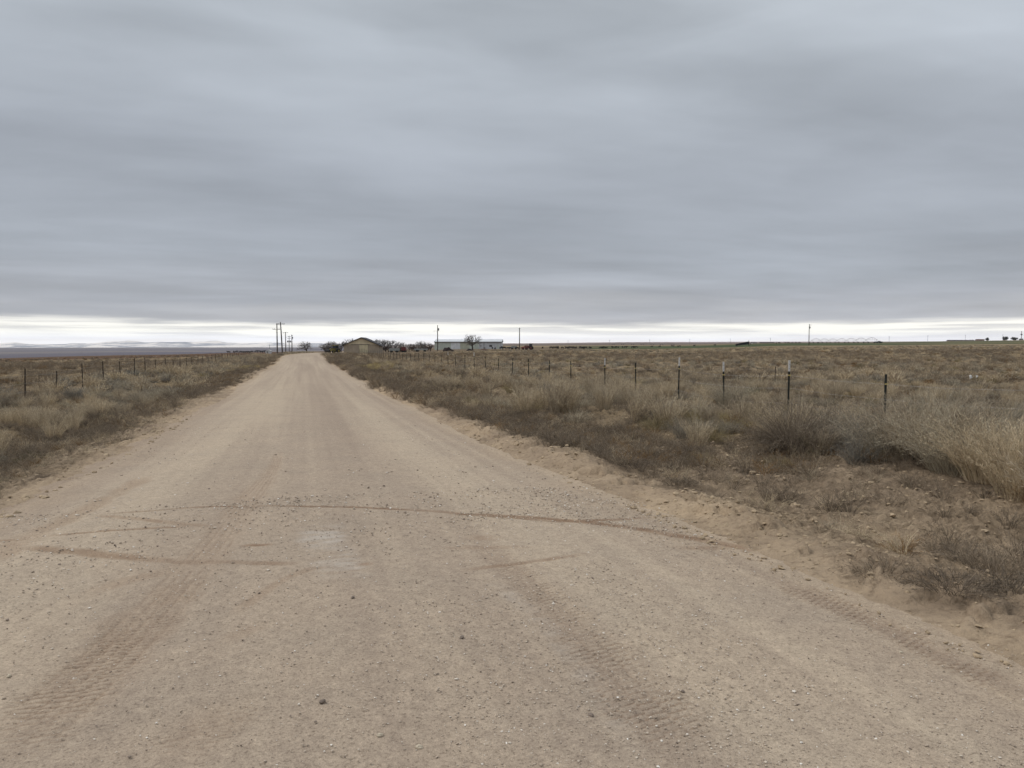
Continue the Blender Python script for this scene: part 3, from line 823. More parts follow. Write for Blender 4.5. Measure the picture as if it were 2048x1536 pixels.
# dark weeds in a strip at each road edge
wd = []
for k in range(4): wd.append((stems_mesh("weed", 46, .26, 1.2, .9, .0045, 12, .05, .1, .4, .06, 3, 400 + k), M_dark))
for k in range(2): wd.append((stems_mesh("weedt", 30, .24, 1.1, .7, .004, 9, .05, .1, .4, .05, 3, 410 + k), M_tan))
wd.append((stems_mesh("weedr", 34, .22, 1.2, .9, .0045, 12, .05, .1, .4, .06, 3, 420), M_rust))
CW = proto_coll("edge_weeds", wd)


def weeds(r0, r1, rho, smin, smax, name, label):
    x, y, r, dl_, dr_ = cand(r0, r1, rho)
    wob_ = (fbm(y * .25, x * .25, 3, 331) - .5) * 1.4
    # right: strip from about .8 m out; sparse close to the camera
    fR = sst(dr_, .5 + wob_ * .35 - .55 * sst(r, 13, 35), 1.05 + wob_ * .35 - .75 * sst(r, 13, 35)) * (1 - sst(dr_, 2.7 + wob_, 4.4 + wob_)) * (.02 + .98 * sst(r, 9.6, 12.6))
    fR2 = (.03 + .08 * sst(r, 10, 13)) * sst(dr_, .7, 1.6) * (1 - sst(dr_, 6, 8)) + (.22 + .2 * sst(r, 9, 12)) * sst(fbm(x * 1.1, y * 1.1, 2, 335), .52, .64) * sst(dr_, .8, 1.6)
    lo_ = .5 * (1 - sst(r, 13, 22)); fL = sst(dl_, .85 + lo_ + wob_ * .3 - .6 * sst(r, 20, 50), 1.4 + lo_ + wob_ * .3 - .75 * sst(r, 20, 50)) * (1 - sst(dl_, 2.7 + wob_, 4.0 + wob_)) + (.10 + .35 * sst(fbm(x * 1.4, y * 1.4, 2, 336), .52, .66)) * sst(dl_, .15, .7)
    k = rng.uniform(0, 1, len(x)) < np.maximum(np.maximum(fR, fR2 * (dr_ > 0)), fL)
    x, y, r, dl_, dr_ = x[k], y[k], r[k], dl_[k], dr_[k]
    g_ = rng.uniform(0, 1, len(x)); pt = fbm(x * .5, y * .5, 2, 340)
    ids = np.where(g_ < .72 - .3 * sst(pt, .5, .7), rng.integers(0, 4, len(x)), np.where(g_ < .88, rng.integers(4, 6, len(x)), 6))
    s = rng.uniform(smin, smax, len(x)) * (.7 + .6 * fbm(x * .6, y * .6, 2, 341)) * np.where(dl_ > 0, .45 + .55 * sst(dl_, .8, 1.8), 1)
    P, rz, S3 = finish(x, y, s)
    scatter(name, CW, P, rz, S3, ids, label, 'weeds', .2)


weeds(3.5, 30, 20, .6, 1.35, "roadside_weeds", "dark leafless weeds crowding the sandy road edges")
weeds(30, 90, 5, 1.3, 2.2, "verge_weeds", "dark strip of low weeds running along both road edges")

weeds(90, 165, 2.5, 2.2, 3.2, "far_verge_weeds", "dark weeds along both road edges toward the crest")

# short dry grass and dead stalk litter on the sand
gr_ = []
for k in range(3): gr_.append((stems_mesh("tuft", 34, .16, 1.2, .8, .003, 2, .03, .3, .5, .03, 3, 500 + k, twig_from=.5), M_tan))
for k in range(2): gr_.append((stems_mesh("sticks", 14, .20, 1.1, 1.5, .004, 4, .05, .1, .5, .10, 2, 510 + k), M_dark))
gr_.append((stems_mesh("tuftd", 40, .12, 1.2, 1.1, .003, 3, .03, .3, .5, .05, 3, 520), M_sage))
CG = proto_coll("grass_kinds", gr_)
x, y, r, dl_, dr_ = cand(3.2, 28, 36)
pp = fbm(x * .8, y * .8, 3, 350)
k = rng.uniform(0, 1, len(x)) < np.maximum(sst(dr_, .5, 2.0) * (.22 + .6 * sst(pp, .45, .6)) * (.15 + .85 * sst(r, 11, 15)), sst(dl_, .3, 1.2) * (.25 + .5 * sst(pp, .45, .6)))
x, y, dr_ = x[k], y[k], dr_[k]
P, rz, S3 = finish(x, y, rng.uniform(.5, 1.3, len(x)))
scatter("dry_grass", CG, P, rz, S3, rng.choice([0, 1, 2, 3, 4, 3, 4, 5], len(x)), "short bleached grass tufts and dead stalks on the sandy verges", 'grass', .3)
x, y, r, dl_, dr_ = cand(30, 130, 1.6)
pp = fbm(x * .3, y * .3, 3, 351)
k = rng.uniform(0, 1, len(x)) < np.maximum(sst(dr_, .5, 2.0) * .4, sst(dl_, 2, 4) * (.35 + .6 * sst(pp, .45, .6)))
x, y, dr_ = x[k], y[k], dr_[k]
P, rz, S3 = finish(x, y, rng.uniform(1.6, 2.8, len(x)), .8)
scatter("range_grass", CG, P, rz, S3, rng.choice([0, 1, 2, 5], len(x)), "sparse tan grass between the bushes on the range", 'grass', .2)

# two patches of bleached yellow straw beside the far road
M_straw = veg_mat("yellow_straw", (150, 134, 94), (178, 162, 118), (204, 188, 142))
CS = proto_coll("straw_kinds", [(stems_mesh("straw", 60, .28, 1.3, .9, .02, 3, .08, .2, .4, .12, 2, 560 + k), M_straw) for k in range(2)])
pts_ = []
for (px, py, wx, wy, n_) in ((745, 737, 1.7, 6, 260), (498, 737, 1.0, 8, 170), (470, 745, 1.3, 5, 60)):
    cx_, cy_ = unproject(px, py); pts_.append(np.stack([cx_ + rng.normal(0, wx * .5, n_), cy_ + rng.normal(0, wy * .5, n_)], 1))
pts_ = np.concatenate(pts_)
P, rz, S3 = finish(pts_[:, 0], pts_[:, 1], rng.uniform(.8, 1.6, len(pts_)))
scatter("straw_grass", CS, P, rz, S3, rng.integers(0, 2, len(pts_)), "bleached yellow straw in two patches beside the far road", 'grass', .25)

# single shrubs that stand out
def shrub(name, px, py, h, me, mat, label, cat='shrub', group=None, scale=None, dxy=None):
    x, y = unproject(px, py) if dxy is None else dxy
    if not me.materials: me.materials.append(mat)
    o = link(name, me, loc=(x, y, float(zground(np.array([x]), np.array([y]))[0])))
    o.rotation_euler = (0, 0, random.uniform(0, 6.28))
    if scale: o.scale = scale
    tag(o, label, cat, group); return o


def bigtan(seed, h=.95, lean=.5, n=430): return stems_mesh("bush", n, h, 1.0, lean, .008, 26, .062, .2, .5, .34, 5, seed)


def bigsage(seed, h=.8, n=600): return stems_mesh("bush", n, h, 1.15, 1.1, .007, 24, .055, .12, .35, .28, 4, seed, dome=True)


GB = "tall dry bushes at the top of the right bank"
shrub("dry_bush", 1585, 912, 1, bigsage(601, 1.3, 950), M_dark, "dark round dry bush left of the blue grey bush on the right bank", group=GB)
shrub("dry_bush", 1640, 895, 1, bigtan(602, 1.2, .7), M_tan, "tan feathery bush behind the dark round bush on the right bank", group=GB)
shrub("dry_bush", 1705, 905, 1, bigsage(603, 1.1, 800), M_blue, "blue grey bush with a dark hollow beneath on the right bank", group=GB)
shrub("dry_bush", 1775, 925, 1, bigtan(604, 1.15, .7), M_sage, "tangled grey brown bush between blue grey bush and tall straw bushes", group=GB)
shrub("dry_bush", 1840, 925, 1, bigtan(605, 1.2, .75), M_tan, "tall straw bush with stems leaning left above the cracked bank", group=GB)
shrub("dry_bush", 1915, 945, 1, bigtan(606, 1.1, .85), M_sage, "tall straw bush second from the right picture edge", group=GB)
shrub("dry_bush", 1990, 965, 1, bigtan(607, 1.1, .7), M_tan, "pale upright straw bush nearest to the camera at right edge", group=GB)
shrub("dry_bush", 2060, 1000, 1, bigtan(608, 1.06, .5), M_tan, "pale straw bush cut off by the right picture edge", group=GB)
shrub("dry_bush", 1880, 880, 1, bigtan(609, 1.12, .5), M_sage, "grey straw bush behind the tall straw bushes under the sagging wire", group=GB)
shrub("dry_bush", 1980, 885, 1, bigtan(610, 1.1, .7), M_sage, "upright pale bush behind the nearest bush at the right edge", group=GB)
shrub("dry_bush", 1460, 820, 1, bigtan(611, 1.0, .6), M_sage, "grey upright bush behind the yellow rabbitbrush pair", group=GB)
GY = "yellow rabbitbrush on the right verge"
shrub("rabbitbrush", 1463, 868, 1, stems_mesh("rb", 260, .30, 1.3, 1.1, .006, 10, .05, .05, .25, .16, 3, 620, dome=True), M_yel, "round yellow rabbitbrush, left one of the pair on the right verge", group=GY)
shrub("rabbitbrush", 1512, 868, 1, stems_mesh("rb", 260, .28, 1.2, 1.0, .006, 10, .05, .05, .25, .14, 3, 621, dome=True), M_yel, "round yellow rabbitbrush, right one of the pair on the right verge", group=GY)
shrub("rabbitbrush", 1402, 930, 1, stems_mesh("rb", 240, .27, 1.2, 1.0, .005, 10, .05, .05, .25, .16, 3, 622, dome=True), M_olive, "olive yellow rabbitbrush on sand below the yellow pair", group=GY)
shrub("rabbitbrush", 1555, 935, 1, stems_mesh("rb", 240, .25, 1.2, 1.0, .005, 10, .05, .05, .25, .12, 3, 623, dome=True), M_olive, "small olive rabbitbrush at the foot of the dark round bush", group=GY)
shrub("rabbitbrush", 1640, 760, 1, stems_mesh("rb", 240, .5, 1.2, 1.0, .01, 10, .06, .05, .25, .2, 3, 624, dome=True), M_yel, "dull yellow bush beyond the fence right of the pale topped post", group=GY)
shrub("green_shrub", 72, 922, 1, stems_mesh("gs", 260, .26, 1.4, 1.3, .008, 12, .04, .1, .3, .16, 3, 630, dome=True), M_grn, "small green shrub on the sandy left road edge", 'shrub')
shrub("yucca", 1508, 800, 1, stems_mesh("yu", 90, .75, 1, .9, .02, 0, .05, .1, .3, .05, 3, 640, tipw=.1), M_grn, "spiky green yucca between the brush near the right fence", 'yucca')
GW = "dark weed clumps on the sandy right slope"
for i, (px, py, hh_, lab) in enumerate([
        (1985, 1150, .34, "largest dark weed clump on the sand at the right edge"), (1935, 1130, .26, "dark weed clump touching the left side of the largest clump"),
        (1905, 1190, .18, "small dark weed below the largest clump on the sand"), (2020, 1200, .22, "dark weed clump on sand at right edge beneath the largest clump"),
        (1770, 1150, .2, "low brown weed clump alone in the middle of the right slope"), (1560, 1000, .24, "dark weed on the road berm below the olive rabbitbrush"),
        (1270, 945, .26, "dark clump at the end of the weed strip above the right berm"), (1350, 975, .22, "dark clump beside the olive yellow rabbitbrush on the berm")]):
    shrub("weed_clump", px, py, 1, stems_mesh("wc", 150, hh_, 1.3, 1.2, .005, 14, .045, .05, .35, .16, 3, 650 + i), M_dark, lab, 'weed', GW)
GL = "straw bushes on the left verge"
for i, (px, py, hh_, mt_, lab) in enumerate([
        (95, 862, .65, M_tan, "pale straw bush nearest the camera on the left verge"), (25, 850, .6, M_tan, "straw bush cut by the left picture edge"),
        (190, 835, .6, M_tan, "straw bush right of the nearest pale one on left verge"), (150, 800, .6, M_blue, "grey blue sage behind the pale straw bush on the left verge"),
        (325, 800, .55, M_sage, "grey rounded bush near the dark strip on the left verge"), (250, 780, .6, M_sage, "wide grey bush below the left fence posts")]):
    shrub("straw_bush", px, py, 1, bigtan(670 + i, hh_ * 1.1, .55, 260), mt_, lab, 'bush', GL)

# ------------------------------------------------------------------ loose stones
phi = (1 + 5 ** .5) / 2
ICO = np.array([(-1, phi, 0), (1, phi, 0), (-1, -phi, 0), (1, -phi, 0), (0, -1, phi), (0, 1, phi), (0, -1, -phi), (0, 1, -phi), (phi, 0, -1), (phi, 0, 1), (-phi, 0, -1), (-phi, 0, 1)]) / math.hypot(1, phi)
IF = np.array([(0, 11, 5), (0, 5, 1), (0, 1, 7), (0, 7, 10), (0, 10, 11), (1, 5, 9), (5, 11, 4), (11, 10, 2), (10, 7, 6), (7, 1, 8), (3, 9, 4), (3, 4, 2), (3, 2, 6), (3, 6, 8), (3, 8, 9), (4, 9, 5), (2, 4, 11), (6, 2, 10), (8, 6, 7), (9, 8, 1)])


def stones(n, rmin, rmax, xr, yr, name, label, pw=3.0, patchy=True, mat=None):
    r = np.exp(rng.uniform(math.log(yr[0]), math.log(yr[1]), n)); x = rng.uniform(xr[0], xr[1], n); y = r
    if patchy:
        pt = fbm(x * 1.1, y * .7, 3, 701); k = rng.uniform(0, 1, n) < (.28 + .7 * sst(pt, .42, .70)); x, y = x[k], y[k]
    n = len(x)
    s = rmin + (rmax - rmin) * rng.uniform(0, 1, n) ** pw
    s = s * np.clip(y / 5, .8, 1.8)
    q_ = np.abs(x - road_cx(y)); z = np.where(q_ < road_half(y) - .1, zroad(x, y) + .004, zground(x, y))
    jit = rng.uniform(.62, 1.2, (n, 12, 1))
    V = ICO[None] * jit * s[:, None, None] * rng.uniform(.6, 1.3, (n, 1, 3)) * np.array([1, 1, .62])
    a = rng.uniform(0, 6.28, n); ca, sa = np.cos(a)[:, None], np.sin(a)[:, None]
    V = np.stack([V[..., 0] * ca - V[..., 1] * sa, V[..., 0] * sa + V[..., 1] * ca, V[..., 2]], -1)
    V = V + np.stack([x, y, z + s * rng.uniform(-.15, .2, n)], 1)[:, None, :]
    Fs = (np.arange(n) * 12)[:, None, None] + IF[None]
    me = np_mesh(name, V.reshape(-1, 3), Fs.reshape(-1, 3))
    attr(me, 'v', 'FLOAT', np.repeat(rng.uniform(0, 1, n), 12).astype(np.float32))
    o = link(name, me, mat=mat or M_stone); tag(o, label, 'gravel', kind='stuff')


M_stone = bpy.data.materials.new("stone_mix"); M_stone.use_nodes = True; t = M_stone.node_tree; b = t.nodes['Principled BSDF']; b.inputs['Roughness'].default_value = .85
b.inputs['Specular IOR Level'].default_value = .2
a = nd(t, 'ShaderNodeAttribute', attribute_name='v')
t.links.new(ramp(t, a.outputs['Fac'], [(0, s2l((118, 106, 97))), (.12, s2l((150, 136, 121))), (.5, s2l((174, 159, 143))), (.85, s2l((190, 178, 162))), (1, s2l((226, 220, 211)))]), b.inputs['Base Color'])
M_clod = mat_simple('sand_clods', s2l((160, 142, 118)), .95, 8, .25)
stones(70000, .002, .0085, (-3.3, 3.6), (2.2, 9), "road_gravel", "fine loose gravel scattered over the near road", pw=4)
stones(4000, .004, .012, (-3.3, 3.6), (2.4, 20), "pebbles", "scattered pebbles lying on the road surface", pw=4)
stones(9000, .006, .028, (3.3, 8), (3.0, 18), "bank_clods", "crumbled sand clods on the right road bank", pw=3, mat=M_clod)
stones(5000, .006, .03, (-6, -2.9), (5.5, 24), "edge_clods", "crumbled sand clods on the left road edge", pw=3, mat=M_clod)
M_rock = mat_simple("dark_stone", s2l((122, 110, 100)), .85, 40, .3); M_rockp = mat_simple("pale_stone", s2l((184, 172, 152)), .85, 40, .2)


def rock(px, py, s, mat, label, seed):
    g = np.random.default_rng(seed); x, y = unproject(px, py)
    # subdivided icosahedron pushed about by noise
    V = [Vector(p) for p in ICO]; Fs = [tuple(f) for f in IF]; cache = {}

    def mid(i, j):
        k_ = (min(i, j), max(i, j))
        if k_ not in cache: V.append(((V[i] + V[j]) / 2).normalized()); cache[k_] = len(V) - 1
        return cache[k_]
    for _ in range(1):
        nf = []
        for a_, b_, c_ in Fs:
            ab, bc, ca_ = mid(a_, b_), mid(b_, c_), mid(c_, a_); nf += [(a_, ab, ca_), (b_, bc, ab), (c_, ca_, bc), (ab, bc, ca_)]
        Fs = nf
    A = np.array([tuple(p) for p in V]) * g.uniform(.78, 1.12, (len(V), 1)) * s * np.array([1.25, .85, .7])
    me = np_mesh("stone", A, np.array(Fs)); zz = float(zroad(np.array([x]), np.array([y]))[0]) + s * .35
    o = link("stone", me, loc=(x, y, zz), mat=mat); o.rotation_euler = (0, 0, g.uniform(0, 6)); tag(o, label, 'stone', 'larger stones on the road')


rock(645, 1405, 0.0136, M_rock, "brown stone on the road left of centre near the bottom", 1)
rock(1182, 1432, 0.0124, M_rock, "dark stone between the two bottom wheel tracks right of centre", 2)
rock(706, 1196, 0.0124, M_rock, "black flat stone below the pale patch on the road", 3)
rock(924, 1276, 0.0136, M_rock, "dark stone in the middle of the road", 4)
rock(1366, 1384, 0.0093, M_rock, "small dark stone right of the chevron tyre track", 5)
rock(1802, 1306, 0.0112, M_rockp, "pale stone near the right side of the road", 6)
rock(760, 1472, 0.0124, M_rockp, "pale stone at the bottom left of centre", 7)
rock(838, 1496, 0.0136, M_rockp, "largest pale stone at the bottom edge", 8)
rock(18, 1354, 0.0124, M_rockp, "pale stone close to the left picture edge", 9)

# ------------------------------------------------------------------ fences
M_post = mat_simple("dark_green_steel", (.022, .024, .020), .6, 20, .3)
M_wood = mat_simple("weathered_post_wood", (.055, .042, .032), .95, 8, .35, stretch=(6, 6, 1))
M_white = mat_simple("white_post_paint", (.60, .58, .56), .6, 12, .08)
M_yclip = mat_simple("yellow_insulator", (.48, .38, .14), .5, 10, .1)
M_wire = mat_simple("galvanised_wire", (.34, .31, .28), .5, 3, .2, .3)


def tpost_mesh(h):
    b = MB(); b.box((0, 0, h / 2 - .1), (.046, .010, h + .2)); b.box((0, .0215, h / 2 - .1), (.012, .033, h + .2))
    for k in range(12): b.box((0, -.006, .15 + k * (h - .25) / 11), (.018, .008, .012))
    return b.mesh("post")


def cap_mesh(z0, z1):
    b = MB(); b.box((0, 0, (z0 + z1) / 2), (.050, .014, z1 - z0)); b.box((0, .0215, (z0 + z1) / 2), (.014, .034, z1 - z0)); return b.mesh("post_cap")


def clip_mesh(z):
    b = MB(); b.box((0, -.02, z), (.075, .025, .022)); b.box((0, -.04, z), (.04, .02, .03)); return b.mesh("insulator")


PM = tpost_mesh(1.27); PM2 = tpost_mesh(1.44); CM = cap_mesh(1.16, 1.445); CL = clip_mesh(1.06)
for me_, mm_ in ((PM, M_post), (PM2, M_post), (CM, M_white), (CL, M_yclip)): me_.materials.append(mm_)
FX = 12.05
fence = empty("wire_fence", (FX, 15.9, gz(FX, 15.9)))
tag(fence, "wire fence on dark steel posts, some white topped, right of the road", "fence")
postsR = [1772, 1579, 1448, 1356, 1271, 1211, 1143, 1097, 1057, 1023, 998, 971, 948, 929]
white = {1579, 1448, 1356, 1211, 948, 897}
tall_only = {1097}
pw_ = []
for p in postsR:
    a_ = YAW + math.atan((p - W2) / F); pw_.append((p, FX / math.tan(a_)))
y0 = pw_[-1][1]
for k in range(1, 34): pw_.append((897 if k == 2 else 0, y0 + 3.41 * k))
for k in (1, 2, 3): pw_.insert(0, (1, pw_[0][1] - 3.41))
base0 = Vector(fence.location); tops = []
for p, yv in pw_:
    zz = gz(FX, yv); wt = p in white
    po = bpy.data.objects.new("post", PM2 if wt else PM); C.objects.link(po); po.parent = fence
    po.location = (random.uniform(-.03, .03), yv - base0.y, zz - base0.z - (0 if p not in (0, 1143) else random.uniform(0, .12))); po.rotation_euler = (random.gauss(0, .015), random.gauss(0, .02), random.uniform(-.3, .3))
    if wt:
        cp = bpy.data.objects.new("post_cap", CM); C.objects.link(cp); cp.parent = po
    if yv < 75:
        cp = bpy.data.objects.new("insulator", CL); C.objects.link(cp); cp.parent = po
    tops.append((yv, zz))
for hz_ in (.34, .73, 1.055):
    b = MB(); pts = []
    for (ya, za), (yb, zb) in zip(tops[:-1], tops[1:]):
        for s_ in (0, .5):
            sag = -.03 if s_ else 0
            pts.append((-.012, ya + (yb - ya) * s_ - base0.y, za + (zb - za) * s_ + hz_ + sag - base0.z))
    for (xa, ya, za), (xb, yb, zb) in zip(pts[:14], pts[1:15]):
        for k in range(8):
            s_ = (k + .5) / 8; c_ = Vector((xa, ya + (yb - ya) * s_, za + (zb - za) * s_)); b.tube([c_ + Vector((-.008, -.012, -.014)), c_ + Vector((.008, .012, .014))], .0018, 3)
    b.tube(pts, .0026, 4).build("wire_strand", M_wire, fence)
# left fence: wooden and steel posts
FL = -11.6
fl = empty("wire_fence", (FL, 30, gz(FL, 30))); tag(fl, "wire fence on thin dark wooden posts left of the road", "fence")
b0 = Vector(fl.location); tops = []
lposts = [48, 112, 164, 206, 240, 268, 290, 311, 331, 347, 360, 373, 384, 396, 406, 416, 424]
ylist = [FL / math.tan(YAW + math.atan((p - W2) / F)) for p in lposts]
for k in range(1, 20): ylist.append(ylist[16] + 4.46 * k)
ylist = [28.7, 33.1] + ylist
for i, yv in enumerate(ylist):
    zz = gz(FL, yv); b = MB(); h = random.uniform(1.15, 1.35) if i > 2 else 1.35; lean = random.gauss(0, .02)
    b.tube([(0, 0, -.4), (lean * .5, 0, h * .5), (lean, random.gauss(0, .02), h)], [.036, .032, .028], 7)
    po = b.build("post", M_wood, fl, (0, yv - b0.y, zz - b0.z)); tops.append((yv, zz))
for hz_ in (.35, .7, 1.05):
    b = MB(); b.tube([(.06, ya - b0.y, za + hz_ - b0.z) for ya, za in tops], .003, 4).build("wire_strand", M_wire, fl)
# two thin marker stakes
x, y = unproject(78, 778); b = MB(); b.tube([(0, 0, -.1), (.02, 0, .72)], .02, 6)
tag(b.build("stake", M_wood, None, (x, y, gz(x, y))), "thin short stake just beyond the first left fence posts", "stake")
x, y = unproject(1550, 765); b = MB(); b.tube([(0, 0, -.1), (.01, 0, .85)], .02, 6); b.box((.01, 0, .80), (.05, .02, .06))
tag(b.build("stake", M_wood, None, (x, y, gz(x, y))), "lone thin stake in brush beyond the right fence", "stake")
# windblown plastic caught in the brush
M_plastic = mat_simple("white_plastic", (.75, .74, .72), .5, 20, .1)
for px, py, lab in ((1941, 752, "white torn plastic caught on brush, larger left scrap"), (1953, 752, "white torn plastic caught on brush, smaller right scrap")):
    x, y = unproject(px, py + 22); g = np.random.default_rng(px); n = 8
    gxx, gyy = np.meshgrid(np.linspace(-.5, .5, n), np.linspace(-.5, .5, n)); sz = .11 if px == 1941 else .08
    V = np.stack([gxx * sz + g.normal(0, .012, gxx.shape), g.normal(0, .03, gxx.shape), gyy * sz * 1.5 + g.normal(0, .012, gxx.shape)], -1).reshape(-1, 3)
    idx = np.arange(n * n).reshape(n, n)
    me = np_mesh("plastic_scrap", V, np.stack([idx[:-1, :-1], idx[:-1, 1:], idx[1:, 1:], idx[1:, :-1]], -1).reshape(-1, 4))
    tag(link("plastic_scrap", me, None, (x, y, gz(x, y) + .5), M_plastic), lab, "plastic scrap", "plastic scraps in the brush")

# ------------------------------------------------------------------ poles
M_pole = mat_simple("pole_wood", (.075, .060, .050), .9, 3, .3, stretch=(5, 5, .4))
M_metalg = mat_simple("grey_transformer", (.20, .20, .20), .5, 5, .15)


def place(px, D): x, y = at(px, D); return x, y, gz(x, y)


def pole(px, D, ytop, label, arms=(), trans=0, lamp=0, group=None, lean=0., r=.16, armdir=None):
    x, y, z = place(px, D); H = CAMH - (ytop - HOR) / F * D - z
    e = empty("utility_pole", (x, y, z)); tag(e, label, "utility pole", group)
    b = MB(); b.tube([(0, 0, -1), (lean * .5, 0, H * .5), (lean, 0, H)], [r * 1.15, r, r * .75], 8).build("shaft", M_pole, e)
    for za, la, off in arms:
        b = MB(); b.box((lean + off, -.16, H - za), (la, .12, .14), armdir or 0)
        ar = b.build("crossarm", M_pole, e)
        for k in (-.45, -.25, .25, .45):
            MB().tube([(lean + off + k * la, -.16, H - za + .06), (lean + off + k * la, -.16, H - za + .28)], [.05, .035], 6).build("insulator", M_metalg, ar)
    for k in range(trans):
        b = MB(); zt = H - 1.7; b.tube([(lean + .38 - k * .76, -.1, zt - .55), (lean + .38 - k * .76, -.1, zt - .5), (lean + .38 - k * .76, -.1, zt + .4), (lean + .38 - k * .76, -.1, zt + .48)], [.22, .27, .27, .1], 10).build("transformer", M_metalg, e)
    if lamp:
        b = MB(); b.tube([(lean, 0, H - 2.6), (-.8, 0, H - 2.35), (-1.3, 0, H - 2.4)], .04, 6); b.box((-1.45, 0, H - 2.45), (.5, .22, .14)); b.build("lamp_arm", M_metalg, e)
    return e, H


G5 = "utility poles along the left side of the road"
p1 = pole(555, 250, 647, "tall utility pole with low crossarm, left of the close pair", [(.25, .9, .35), (1.9, 2.4, -.2)], group=G5, r=.19)
p2 = pole(565.5, 245, 644.5, "tallest utility pole with top crossarm, right of the close pair", [(.6, 2.6, 0)], group=G5, lean=-.5, r=.19)
p3 = pole(572, 375, 664, "T shaped utility pole just behind the tall pair", [(.4, 2.4, 0)], group=G5, r=.2)
p4 = pole(579, 440, 671.5, "short utility pole carrying a wide transformer bank", [(.4, 1.8, 0), (1.5, 2.0, 0)], 0, group=G5, r=.17)
b = MB()
for k in (-.8, 0, .8): b.tube([(k, -.35, 5.5), (k, -.35, 6.4)], .36, 10)
b.box((0, -.2, 5.45), (2.6, .5, .12)); b.build("transformer_bank", M_metalg, p4[0])
pole(584.5, 430, 669.5, "utility pole with one transformer, rightmost of the road row", [(.3, 1.0, .2)], 1, group=G5, r=.24)
pole(875.5, 320, 650.5, "yard pole with lamp arm at the left end of the long shed", [], 1, 1, group="yard poles near the long shed", r=.19)
pole(1039, 330, 656, "plain yard pole right of the long shed near the tractor", [(.35, .5, 0)], 0, 0, group="yard poles near the long shed", r=.2)
pole(1617, 400, 648.5, "tall yard pole standing at the left end of the sprinkler", [(.5, 1.3, .5)], 1, group="yard poles near the long shed", r=.19)
GP = "tiny power poles along the right horizon"
for i, (p, yt) in enumerate(((1136, 681), (1219, 679.5), (1299, 679), (1379, 678), (1460, 677), (1540, 676), (1777, 672.5), (1854, 671), (1929, 670), (2004, 669))):
    D_ = 1150; x, y, z = place(p, D_); H = CAMH - (yt - HOR) / F * D_ - z
    b = MB(); b.tube([(0, 0, -1), (0, 0, H)], [.22, .16], 6); b.box((0, 0, H - .6), (2.6, .2, .2))
    tag(b.build("power_pole", M_metalg, None, (x, y, z)), "tiny distant power pole on the horizon right of the sheds", "power pole", GP)
# wires between the road poles
ends = [(555, 250, 657), (572, 375, 666), (579, 440, 674)]
for off in (-.9, .9):
    b = MB(); pts = []
    for (pa, da, ya), (pb, db, yb) in zip(ends[:-1], ends[1:]):
        A_ = Vector((*at(pa, da), CAMH - (ya - HOR) / F * da)); B_ = Vector((*at(pb, db), CAMH - (yb - HOR) / F * db))
        for k in range(9):
            s_ = k / 9; pnt = A_.lerp(B_, s_); pnt.z -= 4 * s_ * (1 - s_) * 1.2; pts.append((pnt.x + off, pnt.y, pnt.z))
    b.tube(pts, .012, 4); tag(b.build("power_line", M_metalg), "thin power line strung between the road poles", "power line", "power lines between the road poles")

# ------------------------------------------------------------------ buildings
def corr_mat(name, rgb, scale, axis='X', amt=.16, rough=.6):
    m = bpy.data.materials.new(name); m.use_nodes = True; t = m.node_tree; b = t.nodes['Principled BSDF']; b.inputs['Roughness'].default_value = rough
    b.inputs['Specular IOR Level'].default_value = .3
    co = t.nodes.new('ShaderNodeTexCoord').outputs['Object']
    wv = nd(t, 'ShaderNodeTexWave', wave_type='BANDS', bands_direction=axis); t.links.new(co, wv.inputs[0]); wv.inputs['Scale'].default_value = scale
    wv.inputs['Distortion'].default_value = .3
    f = noise(t, co, 1.2, 5, .65, 0, (0, 0, 0), (1, 1, .4))
    c1 = ramp(t, f, [(.3, tuple(c * .8 for c in rgb)), (.7, tuple(c * 1.1 for c in rgb))])
    cc = mixc(t, 1.0, c1, ramp(t, wv.outputs['Fac'], [(0, (1 - amt,) * 3), (1, (1, 1, 1))]), 'MULTIPLY')
    t.links.new(cc, b.inputs['Base Color'])
    bn = nd(t, 'ShaderNodeBump', i_Strength=.6, i_Distance=.03); t.links.new(wv.outputs['Fac'], bn.inputs['Height']); t.links.new(bn.outputs[0], b.inputs['Normal'])
    return m


M_barn = corr_mat("grey_tan_siding", s2l((168, 154, 136)), .9, 'Z', .25, .85); M_gable = corr_mat("beige_siding", s2l((208, 194, 166)), .9, 'Z', .12, .8)
M_roof = mat_simple("dark_roofing", (.045, .042, .045), .8, 2, .2); M_bdoor = corr_mat("beige_door_boards", s2l((200, 188, 158)), 1.5, 'X', .12, .8)
D_ = 230.0
x, y, z = place(723, D_)
barn = empty("barn", (x, y, z), -YAW + math.radians(5)); tag(barn, "tan gabled barn with beige sliding door beside the road", "barn")
HW = 5.2; EV = CAMH - (689 - HOR) / F * D_ - z; AP = CAMH - (674.5 - HOR) / F * D_ - z; LEN = 14
b = MB(); b.box((-(HW + .5) / 2, 0, EV / 2 - .15), (HW - .5, .16, EV + .3)); b.box(((HW + 1.8) / 2, 0, EV / 2 - .15), (HW - 1.8, .16, EV + .3)); b.box((.65, 0, EV - .1), (2.296, .16, .2))
b.box((-HW + .08, LEN / 2 + .08, EV / 2 - .15), (.16, LEN, EV + .3)); b.box((HW - .08, LEN / 2 + .08, EV / 2 - .15), (.16, LEN, EV + .3)); b.box((0, LEN + .16, EV / 2 - .15), (HW * 2, .16, EV + .3))
b.build("wall", M_barn, barn)
b = MB(); b.prism([(-HW, EV + .003), (HW, EV + .003), (0, AP - .15)], -.1, .08); b.prism([(-HW, EV + .003), (HW, EV + .003), (0, AP - .15)], LEN, LEN + .16); b.build("gable", M_gable, barn)
b = MB(); oh = .75; sl_ = (AP - EV) / HW
